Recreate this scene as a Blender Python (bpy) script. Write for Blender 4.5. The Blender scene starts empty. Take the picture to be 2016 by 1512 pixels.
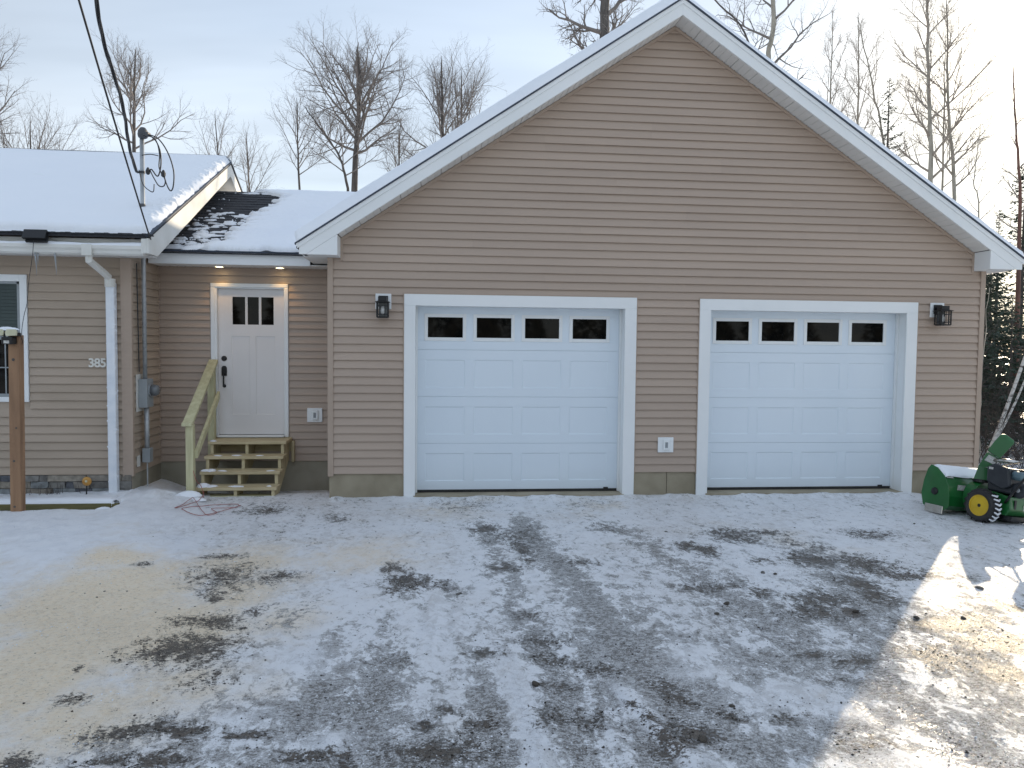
import bpy, math, random
import numpy as np
from mathutils import Matrix, Vector
random.seed(7); np.random.seed(7)
SC = bpy.context.scene
COL = SC.collection
R = math.radians
# ------------------------------------------------------------------ camera
H = 1.92                                   # eye height above the garage slab
cam = bpy.data.cameras.new('camera'); co = bpy.data.objects.new('camera', cam); COL.objects.link(co)
cam.sensor_width = 36; cam.lens = 36 * 1500 / 2016; cam.clip_end = 2000; cam.clip_start = 0.05
_y, _p, _r = R(5.634), R(-2.841), R(0.589)
fw = Vector((math.sin(_y) * math.cos(_p), math.cos(_y) * math.cos(_p), math.sin(_p)))
rt = Vector((math.cos(_y), -math.sin(_y), 0)); up = rt.cross(fw)
r2 = rt * math.cos(_r) + up * math.sin(_r); u2 = -rt * math.sin(_r) + up * math.cos(_r)
co.matrix_world = Matrix(((r2.x, u2.x, -fw.x, 0), (r2.y, u2.y, -fw.y, 0), (r2.z, u2.z, -fw.z, H), (0, 0, 0, 1)))
SC.camera = co
# ------------------------------------------------------------------ light
SUN_AZ, SUN_EL = R(41.5), R(17.2)
sd = Vector((math.sin(SUN_AZ) * math.cos(SUN_EL), math.cos(SUN_AZ) * math.cos(SUN_EL), math.sin(SUN_EL)))
sl = bpy.data.lights.new('sun', 'SUN'); sl.energy = 2.6; sl.angle = R(0.53); sl.color = (1.0, 0.83, 0.60)
so = bpy.data.objects.new('sun', sl); COL.objects.link(so); so.rotation_euler = sd.to_track_quat('Z', 'Y').to_euler()
so.location = (20, 22, 12)
w = bpy.data.worlds.new('World'); SC.world = w; w.use_nodes = True
nt = w.node_tree; N = nt.nodes; L = nt.links; N.clear()
def wn(t, **k):
    n = N.new(t)
    for a, v in k.items(): setattr(n, a, v)
    return n
def wmath(op, a, b=None, c=False):
    n = wn('ShaderNodeMath', operation=op, use_clamp=c)
    for i, v in enumerate((a, b)):
        if v is None: continue
        if isinstance(v, (int, float)): n.inputs[i].default_value = v
        else: L.new(v, n.inputs[i])
    return n.outputs[0]
out = wn('ShaderNodeOutputWorld'); bg = wn('ShaderNodeBackground'); bg.inputs[1].default_value = 0.1
L.new(bg.outputs[0], out.inputs[0])
sky = wn('ShaderNodeTexSky', sky_type='NISHITA'); sky.sun_disc = False
sky.sun_elevation = SUN_EL; sky.sun_rotation = SUN_AZ; sky.air_density = 1.0; sky.dust_density = 0.6; sky.ozone_density = 1.6
tc = wn('ShaderNodeTexCoord'); sp = wn('ShaderNodeSeparateXYZ'); L.new(tc.outputs['Generated'], sp.inputs[0])
zz = wmath('ADD', wmath('MAXIMUM', sp.outputs[2], 0.0), 0.22)
cb = wn('ShaderNodeCombineXYZ'); L.new(wmath('DIVIDE', sp.outputs[0], zz), cb.inputs[0]); L.new(wmath('DIVIDE', sp.outputs[1], zz), cb.inputs[1])
mp = wn('ShaderNodeMapping'); mp.inputs['Rotation'].default_value = (0, 0, R(-24)); mp.inputs['Scale'].default_value = (0.55, 1.3, 1); mp.inputs['Location'].default_value = (3.1, 0.7, 0)
L.new(cb.outputs[0], mp.inputs[0])
cn = wn('ShaderNodeTexNoise'); cn.inputs['Scale'].default_value = 1.0; cn.inputs['Detail'].default_value = 5; cn.inputs['Roughness'].default_value = 0.5
L.new(mp.outputs[0], cn.inputs[0])
cov = wn('ShaderNodeMapRange'); cov.inputs[1].default_value = 0.30; cov.inputs[2].default_value = 0.66; cov.inputs[3].default_value = 0.72; cov.inputs[4].default_value = 0.97
L.new(cn.outputs[0], cov.inputs[0])
# cloud veil: blue grey overhead, paler towards the horizon
hz = wmath('POWER', wmath('SUBTRACT', 1.0, wmath('MAXIMUM', sp.outputs[2], 0.0), True), 2.6)
cc = wn('ShaderNodeMix', data_type='RGBA'); L.new(hz, cc.inputs[0])
cc.inputs[6].default_value = (3.8, 4.5, 5.6, 1); cc.inputs[7].default_value = (5.4, 5.85, 6.0, 1)
cv = wn('ShaderNodeMix', data_type='RGBA'); L.new(cov.outputs[0], cv.inputs[0]); L.new(sky.outputs[0], cv.inputs[6])
mp2 = wn('ShaderNodeMapping'); mp2.inputs['Rotation'].default_value = (0, 0, R(-18)); mp2.inputs['Scale'].default_value = (0.7, 2.6, 1); mp2.inputs['Location'].default_value = (1.3, 4.2, 0); L.new(cb.outputs[0], mp2.inputs[0])
cn2 = wn('ShaderNodeTexNoise'); cn2.inputs['Scale'].default_value = 0.9; cn2.inputs['Detail'].default_value = 4; L.new(mp2.outputs[0], cn2.inputs[0])
cr2 = wn('ShaderNodeMapRange'); cr2.inputs[1].default_value = 0.35; cr2.inputs[2].default_value = 0.65; cr2.inputs[3].default_value = 0.84; cr2.inputs[4].default_value = 1.12; L.new(cn2.outputs[0], cr2.inputs[0])
cs2 = wn('ShaderNodeVectorMath', operation='SCALE'); L.new(cc.outputs[2], cs2.inputs[0]); L.new(cr2.outputs[0], cs2.inputs['Scale']); L.new(cs2.outputs[0], cv.inputs[7])
# glow of the veiled sun
dt = wn('ShaderNodeVectorMath', operation='DOT_PRODUCT'); L.new(tc.outputs['Generated'], dt.inputs[0]); dt.inputs[1].default_value = sd
d0 = wmath('MAXIMUM', dt.outputs['Value'], 0.0)
g = wmath('ADD', wmath('MULTIPLY', wmath('POWER', d0, 16.0), 0.9), wmath('MULTIPLY', wmath('POWER', d0, 70.0), 7.0))
gl = wn('ShaderNodeMix', data_type='RGBA', blend_type='ADD'); gl.inputs[0].default_value = 1.0
gc = wn('ShaderNodeVectorMath', operation='SCALE'); gc.inputs[0].default_value = (1.0, 0.84, 0.55); L.new(g, gc.inputs['Scale'])
L.new(cv.outputs[2], gl.inputs[6]); L.new(gc.outputs[0], gl.inputs[7]); L.new(gl.outputs[2], bg.inputs[0])
vs = SC.view_settings; vs.view_transform = 'Standard'; vs.look = 'None'; vs.exposure = 0.82; vs.gamma = 1.0; vs.use_curve_mapping = False
SC.cycles.use_denoising = True; SC.cycles.max_bounces = 6; SC.cycles.caustics_reflective = False; SC.cycles.caustics_refractive = False
# ------------------------------------------------------------------ materials
def mat(name, col, rough=0.5, metal=0.0, col2=None, vs_=4.0, st=(1, 1, 1), bump=0.0, bs=40.0, rnd=0.0, spec=0.5, emit=None, lo=0.35, hi=0.65, detail=6.0, coat=0.0):
    m = bpy.data.materials.new(name); m.use_nodes = True
    t = m.node_tree; n = t.nodes; l = t.links
    b = n['Principled BSDF']; b.inputs['Roughness'].default_value = rough; b.inputs['Metallic'].default_value = metal
    b.inputs['Specular IOR Level'].default_value = spec; b.inputs['Coat Weight'].default_value = coat
    col = (*col, 1); col2 = (*col2, 1) if col2 else tuple(c * 0.86 for c in col[:3]) + (1,)
    g = n.new('ShaderNodeTexCoord'); mpn = n.new('ShaderNodeMapping'); mpn.inputs['Scale'].default_value = st; l.new(g.outputs['Object'], mpn.inputs[0])
    nz = n.new('ShaderNodeTexNoise'); nz.inputs['Scale'].default_value = vs_; nz.inputs['Detail'].default_value = detail; l.new(mpn.outputs[0], nz.inputs[0])
    mr = n.new('ShaderNodeMapRange'); mr.inputs[1].default_value = lo; mr.inputs[2].default_value = hi; l.new(nz.outputs[0], mr.inputs[0])
    mx = n.new('ShaderNodeMix'); mx.data_type = 'RGBA'; l.new(mr.outputs[0], mx.inputs[0]); mx.inputs[6].default_value = col; mx.inputs[7].default_value = col2
    o = mx.outputs[2]
    if rnd:
        oi = n.new('ShaderNodeObjectInfo'); hs = n.new('ShaderNodeHueSaturation')
        q = n.new('ShaderNodeMapRange'); q.inputs[3].default_value = 1 - rnd; q.inputs[4].default_value = 1 + rnd
        l.new(oi.outputs['Random'], q.inputs[0]); l.new(q.outputs[0], hs.inputs['Value']); l.new(o, hs.inputs['Color']); o = hs.outputs[0]
    l.new(o, b.inputs['Base Color'])
    if bump:
        b2 = n.new('ShaderNodeTexNoise'); b2.inputs['Scale'].default_value = bs; b2.inputs['Detail'].default_value = 5; l.new(mpn.outputs[0], b2.inputs[0])
        bp = n.new('ShaderNodeBump'); bp.inputs['Strength'].default_value = bump; bp.inputs['Distance'].default_value = 0.01; l.new(b2.outputs[0], bp.inputs['Height'])
        l.new(bp.outputs[0], b.inputs['Normal'])
    if emit:
        b.inputs['Emission Color'].default_value = (*emit[:3], 1); b.inputs['Emission Strength'].default_value = emit[3]
    return m
M = {}
M['siding'] = mat('vinyl_siding_tan', (0.43, 0.335, 0.265), 0.48, col2=(0.405, 0.315, 0.25), vs_=1.3, st=(0.5, 1, 3), bump=0.12, bs=60, rnd=0.035)
M['siding_old'] = mat('vinyl_siding_weathered', (0.42, 0.335, 0.26), 0.55, col2=(0.37, 0.295, 0.225), vs_=1.6, st=(0.6, 1, 2), bump=0.15, bs=60, rnd=0.025)
M['post'] = mat('vinyl_corner_tan', (0.41, 0.318, 0.25), 0.5, col2=(0.385, 0.297, 0.232), vs_=2)
M['white'] = mat('white_trim', (0.80, 0.815, 0.815), 0.42, col2=(0.76, 0.78, 0.78), vs_=1.5, bump=0.03, bs=20)
M['old_white'] = mat('white_trim_aged', (0.72, 0.715, 0.68), 0.5, col2=(0.64, 0.63, 0.585), vs_=3, bump=0.05, bs=30)
M['soffit'] = mat('white_soffit', (0.74, 0.735, 0.71), 0.55, rnd=0.02, vs_=1.5, col2=(0.70, 0.695, 0.67))
M['door'] = mat('garage_door_steel', (0.72, 0.79, 0.85), 0.38, col2=(0.69, 0.765, 0.83), vs_=1.2, bump=0.06, bs=90, st=(1, 1, 0.25))
M['entry'] = mat('entry_door_offwhite', (0.74, 0.715, 0.70), 0.42, col2=(0.70, 0.675, 0.66), vs_=1.5, bump=0.03, bs=50)
M['glass'] = mat('glass_dark_interior', (0.004, 0.004, 0.004), 0.03, col2=(0.010, 0.008, 0.006), vs_=6, spec=0.18)  # opaque near-black colour stands in for the unlit interior behind the panes
M['black'] = mat('black_metal', (0.006, 0.006, 0.007), 0.4, col2=(0.011, 0.011, 0.012), vs_=8)
M['rubber'] = mat('black_rubber', (0.018, 0.018, 0.019), 0.75, col2=(0.035, 0.034, 0.033), vs_=12, bump=0.2, bs=50)
M['concrete'] = mat('concrete', (0.38, 0.33, 0.24), 0.85, col2=(0.25, 0.215, 0.15), vs_=2.2, bump=0.35, bs=60, rnd=0.03)
M['concrete_d'] = mat('concrete_weathered', (0.36, 0.33, 0.26), 0.88, col2=(0.24, 0.22, 0.165), vs_=2.0, bump=0.35, bs=60)
M['shingle'] = mat('asphalt_shingle', (0.045, 0.047, 0.055), 0.9, col2=(0.022, 0.023, 0.027), vs_=60, bump=0.5, bs=200)
M['drip'] = mat('drip_edge_dark', (0.04, 0.055, 0.085), 0.6, col2=(0.03, 0.04, 0.06), vs_=10)
M['pt'] = mat('treated_lumber', (0.58, 0.50, 0.31), 0.7, col2=(0.44, 0.37, 0.22), vs_=3, st=(6, 6, 0.8), bump=0.25, bs=30, rnd=0.05)
M['pt_y'] = mat('treated_lumber_across', (0.58, 0.485, 0.30), 0.7, col2=(0.43, 0.35, 0.205), vs_=3, st=(0.8, 6, 6), bump=0.25, bs=30, rnd=0.06)
M['pt_green'] = mat('treated_lumber_green', (0.57, 0.54, 0.335), 0.7, col2=(0.45, 0.42, 0.25), vs_=3, st=(6, 6, 0.8), bump=0.25, bs=30, rnd=0.04)
M['timber'] = mat('landscape_timber', (0.16, 0.14, 0.055), 0.85, col2=(0.09, 0.085, 0.035), vs_=4, st=(0.7, 5, 5), bump=0.4, bs=40)
M['cedar'] = mat('weathered_post', (0.35, 0.205, 0.115), 0.8, col2=(0.21, 0.12, 0.068), vs_=2.4, st=(4, 4, 0.5), bump=0.4, bs=40)
M['galv'] = mat('galvanised_steel', (0.46, 0.48, 0.49), 0.42, metal=0.4, col2=(0.36, 0.38, 0.395), vs_=9, bump=0.05)
M['grey'] = mat('grey_enclosure', (0.30, 0.325, 0.335), 0.5, col2=(0.26, 0.28, 0.29), vs_=6)
M['grey_d'] = mat('weatherhead_grey', (0.085, 0.09, 0.10), 0.6, col2=(0.06, 0.065, 0.07), vs_=9)
M['pvc'] = mat('ice_coated_downspout', (0.78, 0.80, 0.83), 0.35, col2=(0.68, 0.72, 0.77), vs_=6, bump=0.25, bs=14)
M['snow'] = mat('snow', (0.83, 0.85, 0.88), 0.6, col2=(0.79, 0.815, 0.86), vs_=1.5, bump=0.35, bs=30)
M['crust'] = mat('snow_smooth', (0.84, 0.86, 0.89), 0.55, col2=(0.815, 0.84, 0.875), vs_=0.9, bump=0.18, bs=9)
M['ice'] = mat('clear_ice', (0.34, 0.36, 0.375), 0.08, col2=(0.25, 0.27, 0.285), vs_=9, spec=0.6)
M['wire'] = mat('black_cable', (0.02, 0.021, 0.023), 0.55, col2=(0.03, 0.03, 0.032), vs_=6)
M['red'] = mat('red_cord', (0.36, 0.10, 0.09), 0.5, col2=(0.30, 0.09, 0.08), vs_=6)
M['lamp_on'] = mat('lit_lamp', (0.9, 0.8, 0.6), 0.4, emit=(1.0, 0.78, 0.42, 5.0))
M['amber'] = mat('amber_lens', (0.52, 0.27, 0.055), 0.3, col2=(0.42, 0.20, 0.04), vs_=20)
M['sticker'] = mat('white_sticker', (0.62, 0.62, 0.58), 0.5, col2=(0.40, 0.39, 0.36), vs_=60)
M['jgreen'] = mat('green_machine_paint', (0.012, 0.125, 0.028), 0.32, col2=(0.009, 0.10, 0.022), vs_=5, coat=0.3)
M['jyellow'] = mat('yellow_rim_paint', (0.62, 0.42, 0.015), 0.38, col2=(0.52, 0.34, 0.012), vs_=8)
M['chrome'] = mat('bare_steel', (0.62, 0.60, 0.56), 0.25, metal=1.0, col2=(0.5, 0.47, 0.43), vs_=12)
M['engine'] = mat('engine_black', (0.016, 0.019, 0.024), 0.42, col2=(0.028, 0.032, 0.038), vs_=10)
M['tank'] = mat('tank_blue_grey', (0.16, 0.24, 0.28), 0.35, col2=(0.12, 0.19, 0.22), vs_=6)
M['lens'] = mat('lamp_lens_yellowed', (0.62, 0.60, 0.44), 0.18, col2=(0.52, 0.50, 0.34), vs_=12)
M['blind'] = mat('window_blind_green', (0.035, 0.055, 0.05), 0.4, col2=(0.025, 0.042, 0.04), vs_=4)
M['clearglass'] = mat('lantern_glass', (0.16, 0.17, 0.175), 0.1, col2=(0.10, 0.105, 0.11), vs_=9)
M['bulb'] = mat('white_bulb', (0.7, 0.7, 0.68), 0.3)
M['number'] = mat('white_number', (0.74, 0.72, 0.66), 0.45, col2=(0.68, 0.66, 0.60), vs_=30)
M['rock'] = mat('grey_rock', (0.17, 0.16, 0.15), 0.85, col2=(0.08, 0.075, 0.07), vs_=30, bump=0.5, bs=80, rnd=0.3)
M['clod'] = mat('dark_clod', (0.07, 0.058, 0.045), 0.9, col2=(0.035, 0.03, 0.025), vs_=40, bump=0.5, bs=80, rnd=0.2)
M['bark'] = mat('dark_bark', (0.13, 0.117, 0.107), 0.9, col2=(0.07, 0.063, 0.058), vs_=5, st=(3, 3, 0.7), bump=0.5, bs=20)  # greyed along with the twigs, to put some haze into the colour
M['twig'] = mat('bare_twigs', (0.235, 0.21, 0.195), 0.9, col2=(0.165, 0.148, 0.137), vs_=2)  # greyed and lightened so the colour itself carries haze over the crowns
M['aspen'] = mat('aspen_bark', (0.44, 0.41, 0.34), 0.8, col2=(0.28, 0.255, 0.21), vs_=4, st=(2, 2, 0.6), bump=0.2)
M['aspen_twig'] = mat('aspen_twigs', (0.40, 0.345, 0.29), 0.9, col2=(0.30, 0.255, 0.215), vs_=2)  # paler albedo imitates twigs washed out by the light behind them
M['red_bark'] = mat('reddish_bark', (0.20, 0.10, 0.075), 0.85, col2=(0.12, 0.065, 0.05), vs_=5, st=(3, 3, 0.5))
M['birch'] = mat('birch_bark', (0.60, 0.59, 0.55), 0.7, col2=(0.10, 0.09, 0.085), vs_=7, st=(1, 1, 2.2), lo=0.52, hi=0.66)
M['needle'] = mat('spruce_needles', (0.030, 0.052, 0.026), 0.75, col2=(0.016, 0.030, 0.018), vs_=1.6, rnd=0.12)
M['needle_b'] = mat('spruce_needles_bluish', (0.048, 0.078, 0.052), 0.75, col2=(0.028, 0.048, 0.034), vs_=1.6, rnd=0.1)
M['brush'] = mat('undergrowth_twigs', (0.085, 0.07, 0.058), 0.9, col2=(0.045, 0.038, 0.033), vs_=1.2)
STONE = [mat('veneer_stone_%d' % i, c, 0.85, col2=tuple(x * 0.6 for x in c), vs_=14, bump=0.6, bs=45, rnd=0.12) for i, c in enumerate(((0.29, 0.26, 0.22), (0.24, 0.23, 0.21), (0.12, 0.125, 0.14), (0.31, 0.275, 0.225), (0.19, 0.18, 0.165), (0.25, 0.265, 0.265)))]
# ------------------------------------------------------------------ builders
class MB:
    def __init__(s, X=None): s.v = []; s.f = []; s.X = X
    def add(s, vs, fs):
        o = len(s.v)
        if s.X is not None: vs = [tuple(s.X @ Vector(p)) for p in vs]
        s.v.extend(tuple(float(c) for c in p) for p in vs); s.f.extend(tuple(i + o for i in f) for f in fs); return s
    def box(s, x0, x1, y0, y1, z0, z1):
        return s.add([(x, y, z) for z in (z0, z1) for y in (y0, y1) for x in (x0, x1)],
                     [(0, 2, 3, 1), (4, 5, 7, 6), (0, 1, 5, 4), (2, 6, 7, 3), (0, 4, 6, 2), (1, 3, 7, 5)])
    def prism(s, poly, a, b, ax='y'):
        """extrude a closed outline along an axis: poly is (x,z) for y, (y,z) for x, (x,y) for z"""
        n = len(poly)
        P = {'y': lambda p, t: (p[0], t, p[1]), 'x': lambda p, t: (t, p[0], p[1]), 'z': lambda p, t: (p[0], p[1], t)}[ax]
        vs = [P(p, a) for p in poly] + [P(p, b) for p in poly]
        ar = sum(poly[i][0] * poly[(i + 1) % n][1] - poly[(i + 1) % n][0] * poly[i][1] for i in range(n))
        fl = (ar > 0) == (ax in ('x', 'z'))
        if b < a: fl = not fl
        fs = [tuple(range(n))[::-1], tuple(range(n, 2 * n))] + [(i, (i + 1) % n, n + (i + 1) % n, n + i) for i in range(n)]
        if not fl: fs = [f[::-1] for f in fs]
        return s.add(vs, fs)
    def tube(s, pts, rad, k=8, cap=True):
        pts = [Vector(p) for p in pts]; n = len(pts)
        if not isinstance(rad, (list, tuple)): rad = [rad] * n
        vs = []; ref = None
        for i, p in enumerate(pts):
            d = (pts[min(i + 1, n - 1)] - pts[max(i - 1, 0)]).normalized()
            if ref is None: ref = Vector((0, 0, 1)) if abs(d.z) < 0.9 else Vector((1, 0, 0))
            a = d.cross(ref).normalized(); b = d.cross(a); ref = a.cross(d)
            for j in range(k):
                t = 2 * math.pi * j / k
                vs.append(p + (a * math.cos(t) + b * math.sin(t)) * rad[i])
        fs = [(i * k + j, i * k + (j + 1) % k, (i + 1) * k + (j + 1) % k, (i + 1) * k + j) for i in range(n - 1) for j in range(k)]
        if cap: fs += [tuple(range(k))[::-1], tuple(range((n - 1) * k, n * k))]
        return s.add([tuple(v) for v in vs], fs)
    def lathe(s, prof, c, axis='z', k=20, cap=True):
        """prof: (radius, offset along axis)"""
        vs = []; n = len(prof)
        for r, h in prof:
            for j in range(k):
                t = 2 * math.pi * j / k; a, b = r * math.cos(t), r * math.sin(t)
                vs.append({'z': (c[0] + a, c[1] + b, c[2] + h), 'y': (c[0] + a, c[1] + h, c[2] + b), 'x': (c[0] + h, c[1] + a, c[2] + b)}[axis])
        fs = [(i * k + j, i * k + (j + 1) % k, (i + 1) * k + (j + 1) % k, (i + 1) * k + j) for i in range(n - 1) for j in range(k)]
        if cap and prof[0][0] > 1e-6: fs.append(tuple(range(k))[::-1])
        if cap and prof[-1][0] > 1e-6: fs.append(tuple(range((n - 1) * k, n * k)))
        return s.add(vs, fs)
    def build(s, name, m, parent=None, bevel=0.0, smooth=False, **props):
        me = bpy.data.meshes.new(name); me.from_pydata(s.v, [], s.f); me.update()
        return link(name, me, m, parent, bevel, smooth, **props)
def link(name, me, m, parent=None, bevel=0.0, smooth=False, fixn=True, **props):
    if m is not None: me.materials.append(m)
    if fixn and len(me.polygons) < 4000:
        import bmesh
        b = bmesh.new(); b.from_mesh(me); bmesh.ops.recalc_face_normals(b, faces=b.faces); b.to_mesh(me); b.free()
    if smooth: me.shade_smooth()
    o = bpy.data.objects.new(name, me); COL.objects.link(o)
    if parent is not None:
        o.parent = parent
        if parent.type == 'EMPTY': o.matrix_parent_inverse = Matrix.Translation(-Vector(parent.location))
    if bevel:
        bv = o.modifiers.new('bevel', 'BEVEL'); bv.width = bevel; bv.segments = 2; bv.limit_method = 'ANGLE'; bv.angle_limit = R(40)
    for k, v in props.items(): o[k] = v
    return o
def thing(name, label, cat, loc=(0, 0, 0), group=None):
    o = bpy.data.objects.new(name, None); COL.objects.link(o); o.location = loc; o.empty_display_size = 0.2
    o['label'] = label; o['category'] = cat
    if group: o['group'] = group
    return o
def tag(o, label, cat=None, group=None, kind=None):
    o['label'] = label
    if cat: o['category'] = cat
    if group: o['group'] = group
    if kind: o['kind'] = kind
    return o
def copy_tree(o, dx, rz, sc, label, parent=None):
    c = o.copy(); COL.objects.link(c)
    if parent is None:
        c.location = dx; c.rotation_euler = (0, 0, rz); c.scale = sc; c['label'] = label
    else: c.parent = parent
    for ch in o.children: copy_tree(ch, None, None, None, None, c)
    return c
# lattice noise, numpy
_lat = np.random.RandomState(3).rand(256, 256)
def vnoise(x, y):
    x = np.asarray(x, float); y = np.asarray(y, float)
    xi = np.floor(x).astype(int); yi = np.floor(y).astype(int); fx = x - xi; fy = y - yi
    fx = fx * fx * (3 - 2 * fx); fy = fy * fy * (3 - 2 * fy)
    a = _lat[xi & 255, yi & 255]; b = _lat[(xi + 1) & 255, yi & 255]; c = _lat[xi & 255, (yi + 1) & 255]; d = _lat[(xi + 1) & 255, (yi + 1) & 255]
    return (a * (1 - fx) + b * fx) * (1 - fy) + (c * (1 - fx) + d * fx) * fy
def fbm(x, y, o=4):
    s = 0; a = 0.5; t = 0
    for i in range(o): s = s + a * vnoise(x * 2 ** i + 17.3 * i, y * 2 ** i + 9.1 * i); t += a; a *= 0.5
    return s / t
def grid_mesh(name, P, m, parent=None, smooth=True, **props):
    """P: (nu, nv, 3) array of points"""
    nu, nv = P.shape[:2]
    me = bpy.data.meshes.new(name)
    idx = np.arange(nu * nv).reshape(nu, nv)
    q = np.stack([idx[:-1, :-1], idx[1:, :-1], idx[1:, 1:], idx[:-1, 1:]], -1).reshape(-1, 4)
    me.vertices.add(nu * nv); me.vertices.foreach_set('co', P.reshape(-1).astype(np.float32))
    me.loops.add(q.size); me.loops.foreach_set('vertex_index', q.reshape(-1).astype(np.int32))
    me.polygons.add(len(q)); me.polygons.foreach_set('loop_start', np.arange(0, q.size, 4, dtype=np.int32))
    try: me.polygons.foreach_set('loop_total', np.full(len(q), 4, dtype=np.int32))
    except Exception: pass
    me.update(calc_edges=True); me.validate()
    return link(name, me, m, parent, 0, smooth, fixn=False, **props)
def snow_sheet(name, O, U, V, nrm, lu, lv, nu, nv, tf, label, m=None):
    O, U, V, nrm = (np.array(a, float) for a in (O, U, V, nrm))
    u, v = np.meshgrid(np.linspace(0, lu, nu), np.linspace(0, lv, nv), indexing='ij')
    t = tf(u, v)
    P = O + u[..., None] * U + v[..., None] * V + t[..., None] * nrm
    o = grid_mesh(name, P, m or M['snow']); tag(o, label, kind='stuff'); return o

# ------------------------------------------------------------------ ground
DIRT = [(-1.07,8.49,0.13,0.23,0.5),(0.49,7.89,0.15,0.2,0.9),(0.81,7.6,0.26,0.44,0.55),(0.8,7.11,0.1,0.23,0.9),(0.84,6.73,0.1,0.1,0.8),(0.59,6.54,0.15,0.14,0.8),(-0.35,6.52,0.1,0.17,0.8),(-0.25,6.15,0.12,0.21,1.0),(-0.05,6.08,0.14,0.11,0.6),(1.3,6.67,0.2,0.1,0.7),(1.78,7.91,0.14,0.19,0.5),(2.39,7.05,0.11,0.16,1.0),(2.54,6.9,0.13,0.15,1.0),(3.05,7.47,0.3,0.25,0.85),(3.41,7.58,0.17,0.12,0.8),(3.56,7.25,0.11,0.18,0.5),(3.74,7.07,0.12,0.15,0.7),(4.51,7.47,0.23,0.15,0.7),(3.49,6.6,0.23,0.23,0.9),(3.86,6.48,0.23,0.28,1.0),(4.04,6.18,0.33,0.12,0.9),(3.53,5.93,0.15,0.19,1.0),(3.47,5.66,0.13,0.19,0.9),(3.0,5.6,0.21,0.16,0.9),(2.8,5.36,0.24,0.17,0.75),(3.11,5.33,0.07,0.1,1.0),(2.57,5.79,0.13,0.11,0.7),(2.94,6.57,0.11,0.11,0.6),(3.71,5.1,0.32,0.14,0.95),(3.8,4.77,0.28,0.16,1.0),(3.21,4.5,0.24,0.18,0.7),(4.37,5.34,0.1,0.11,0.8),(3.51,4.27,0.17,0.23,0.8),(2.62,4.45,0.11,0.08,0.8),(2.36,4.62,0.09,0.05,0.9),(1.28,3.67,0.13,0.12,0.9),(1.2,3.57,0.1,0.06,0.9),(-1.74,6.39,0.25,0.31,0.75),(-1.27,6.38,0.13,0.12,0.85),(-1.91,6.98,0.19,0.09,0.8),(-1.72,5.99,0.18,0.09,0.7),(-1.62,5.43,0.23,0.15,0.85),(-1.32,5.68,0.1,0.12,0.6),(-1.6,4.98,0.28,0.19,0.9),(-2.49,6.61,0.07,0.08,0.7),(-1.38,4.59,0.18,0.12,0.5),(-2.15,4.76,0.03,0.05,0.9),(-2.01,4.32,0.1,0.07,0.6),(-1.56,3.99,0.17,0.11,0.8),(-1.33,3.93,0.16,0.09,0.8),(-0.91,3.83,0.11,0.05,0.8),(-1.92,3.65,0.08,0.08,1.0),(-1.56,3.65,0.1,0.04,0.9),(-1.37,3.6,0.14,0.11,0.9),(-0.57,3.67,0.11,0.07,1.0),(-0.42,3.6,0.03,0.13,1.0),(0.02,3.66,0.21,0.11,0.9),(-1.95,9.01,0.25,0.27,0.7),(1.84,9.11,0.26,0.28,0.35),(0.37,9.1,0.37,0.37,0.35),(2.25,5.93,0.25,0.11,0.6),(1.35,4.2,0.08,0.19,0.7),(1.57,3.9,0.11,0.07,0.6),(1.12,3.44,0.1,0.08,0.9),(1.03,4.0,0.04,0.09,0.7),(1.07,3.77,0.04,0.11,0.8),(1.1,3.56,0.05,0.11,0.9),(0.22,3.92,0.08,0.08,0.8),(0.06,4.1,0.06,0.05,0.8),(-0.04,3.97,0.06,0.05,0.8),(0.59,3.92,0.11,0.08,0.5),(0.78,3.87,0.11,0.1,0.6),(0.68,4.9,0.17,0.13,0.6),(0.73,4.61,0.13,0.11,0.6),(0.74,4.24,0.12,0.08,0.5),(0.3,4.72,0.11,0.08,0.7),(1.03,4.51,0.13,0.08,0.6),(0.67,5.44,0.13,0.08,0.7),(2.17,3.5,0.13,0.07,0.5),(1.89,3.79,0.11,0.05,0.6),(2.33,4.19,0.12,0.06,0.5)]
ICE = [(-0.57,4.23,0.51,0.39,0.8),(-0.31,4.55,0.27,0.28,0.7),(-0.33,4.07,0.27,0.36,0.8),(-0.16,3.59,0.32,0.27,0.9),(0.28,3.97,0.11,0.38,0.8),(0.39,3.63,0.1,0.37,0.6),(0.52,6.51,0.19,0.29,0.7),(1.26,5.47,0.28,0.46,0.7),(1.24,4.82,0.32,0.46,0.8),(1.25,4.42,0.38,0.3,0.8),(1.38,4.1,0.32,0.25,0.8),(1.14,3.68,0.18,0.41,0.8),(2.06,6.94,0.22,0.31,0.5),(2.15,6.47,0.24,0.34,0.6),(2.19,5.93,0.29,0.32,0.6),(2.27,5.5,0.27,0.33,0.7),(2.43,5.23,0.24,0.29,0.8),(2.47,4.96,0.25,0.33,0.7),(2.01,4.59,0.29,0.37,0.6),(2.32,4.41,0.35,0.45,0.5),(1.5,3.66,0.31,0.35,0.6),(-0.79,3.99,0.32,0.31,0.6),(-0.99,3.61,0.36,0.2,0.7),(-1.37,3.78,0.39,0.22,0.6),(-0.56,3.58,0.33,0.19,0.8),(3.03,5.07,0.33,0.49,0.7),(0.73,3.47,0.24,0.19,0.5),(3.39,4.75,0.49,0.71,0.4),(2.81,3.72,0.39,0.6,0.35),(2.15,3.55,0.41,0.37,0.4),(-1.18,4.75,0.34,0.29,0.5),(-1.16,5.56,0.33,0.28,0.5),(0.43,5.25,0.29,0.32,0.35),(0.01,5.95,0.24,0.24,0.5)]
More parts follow.
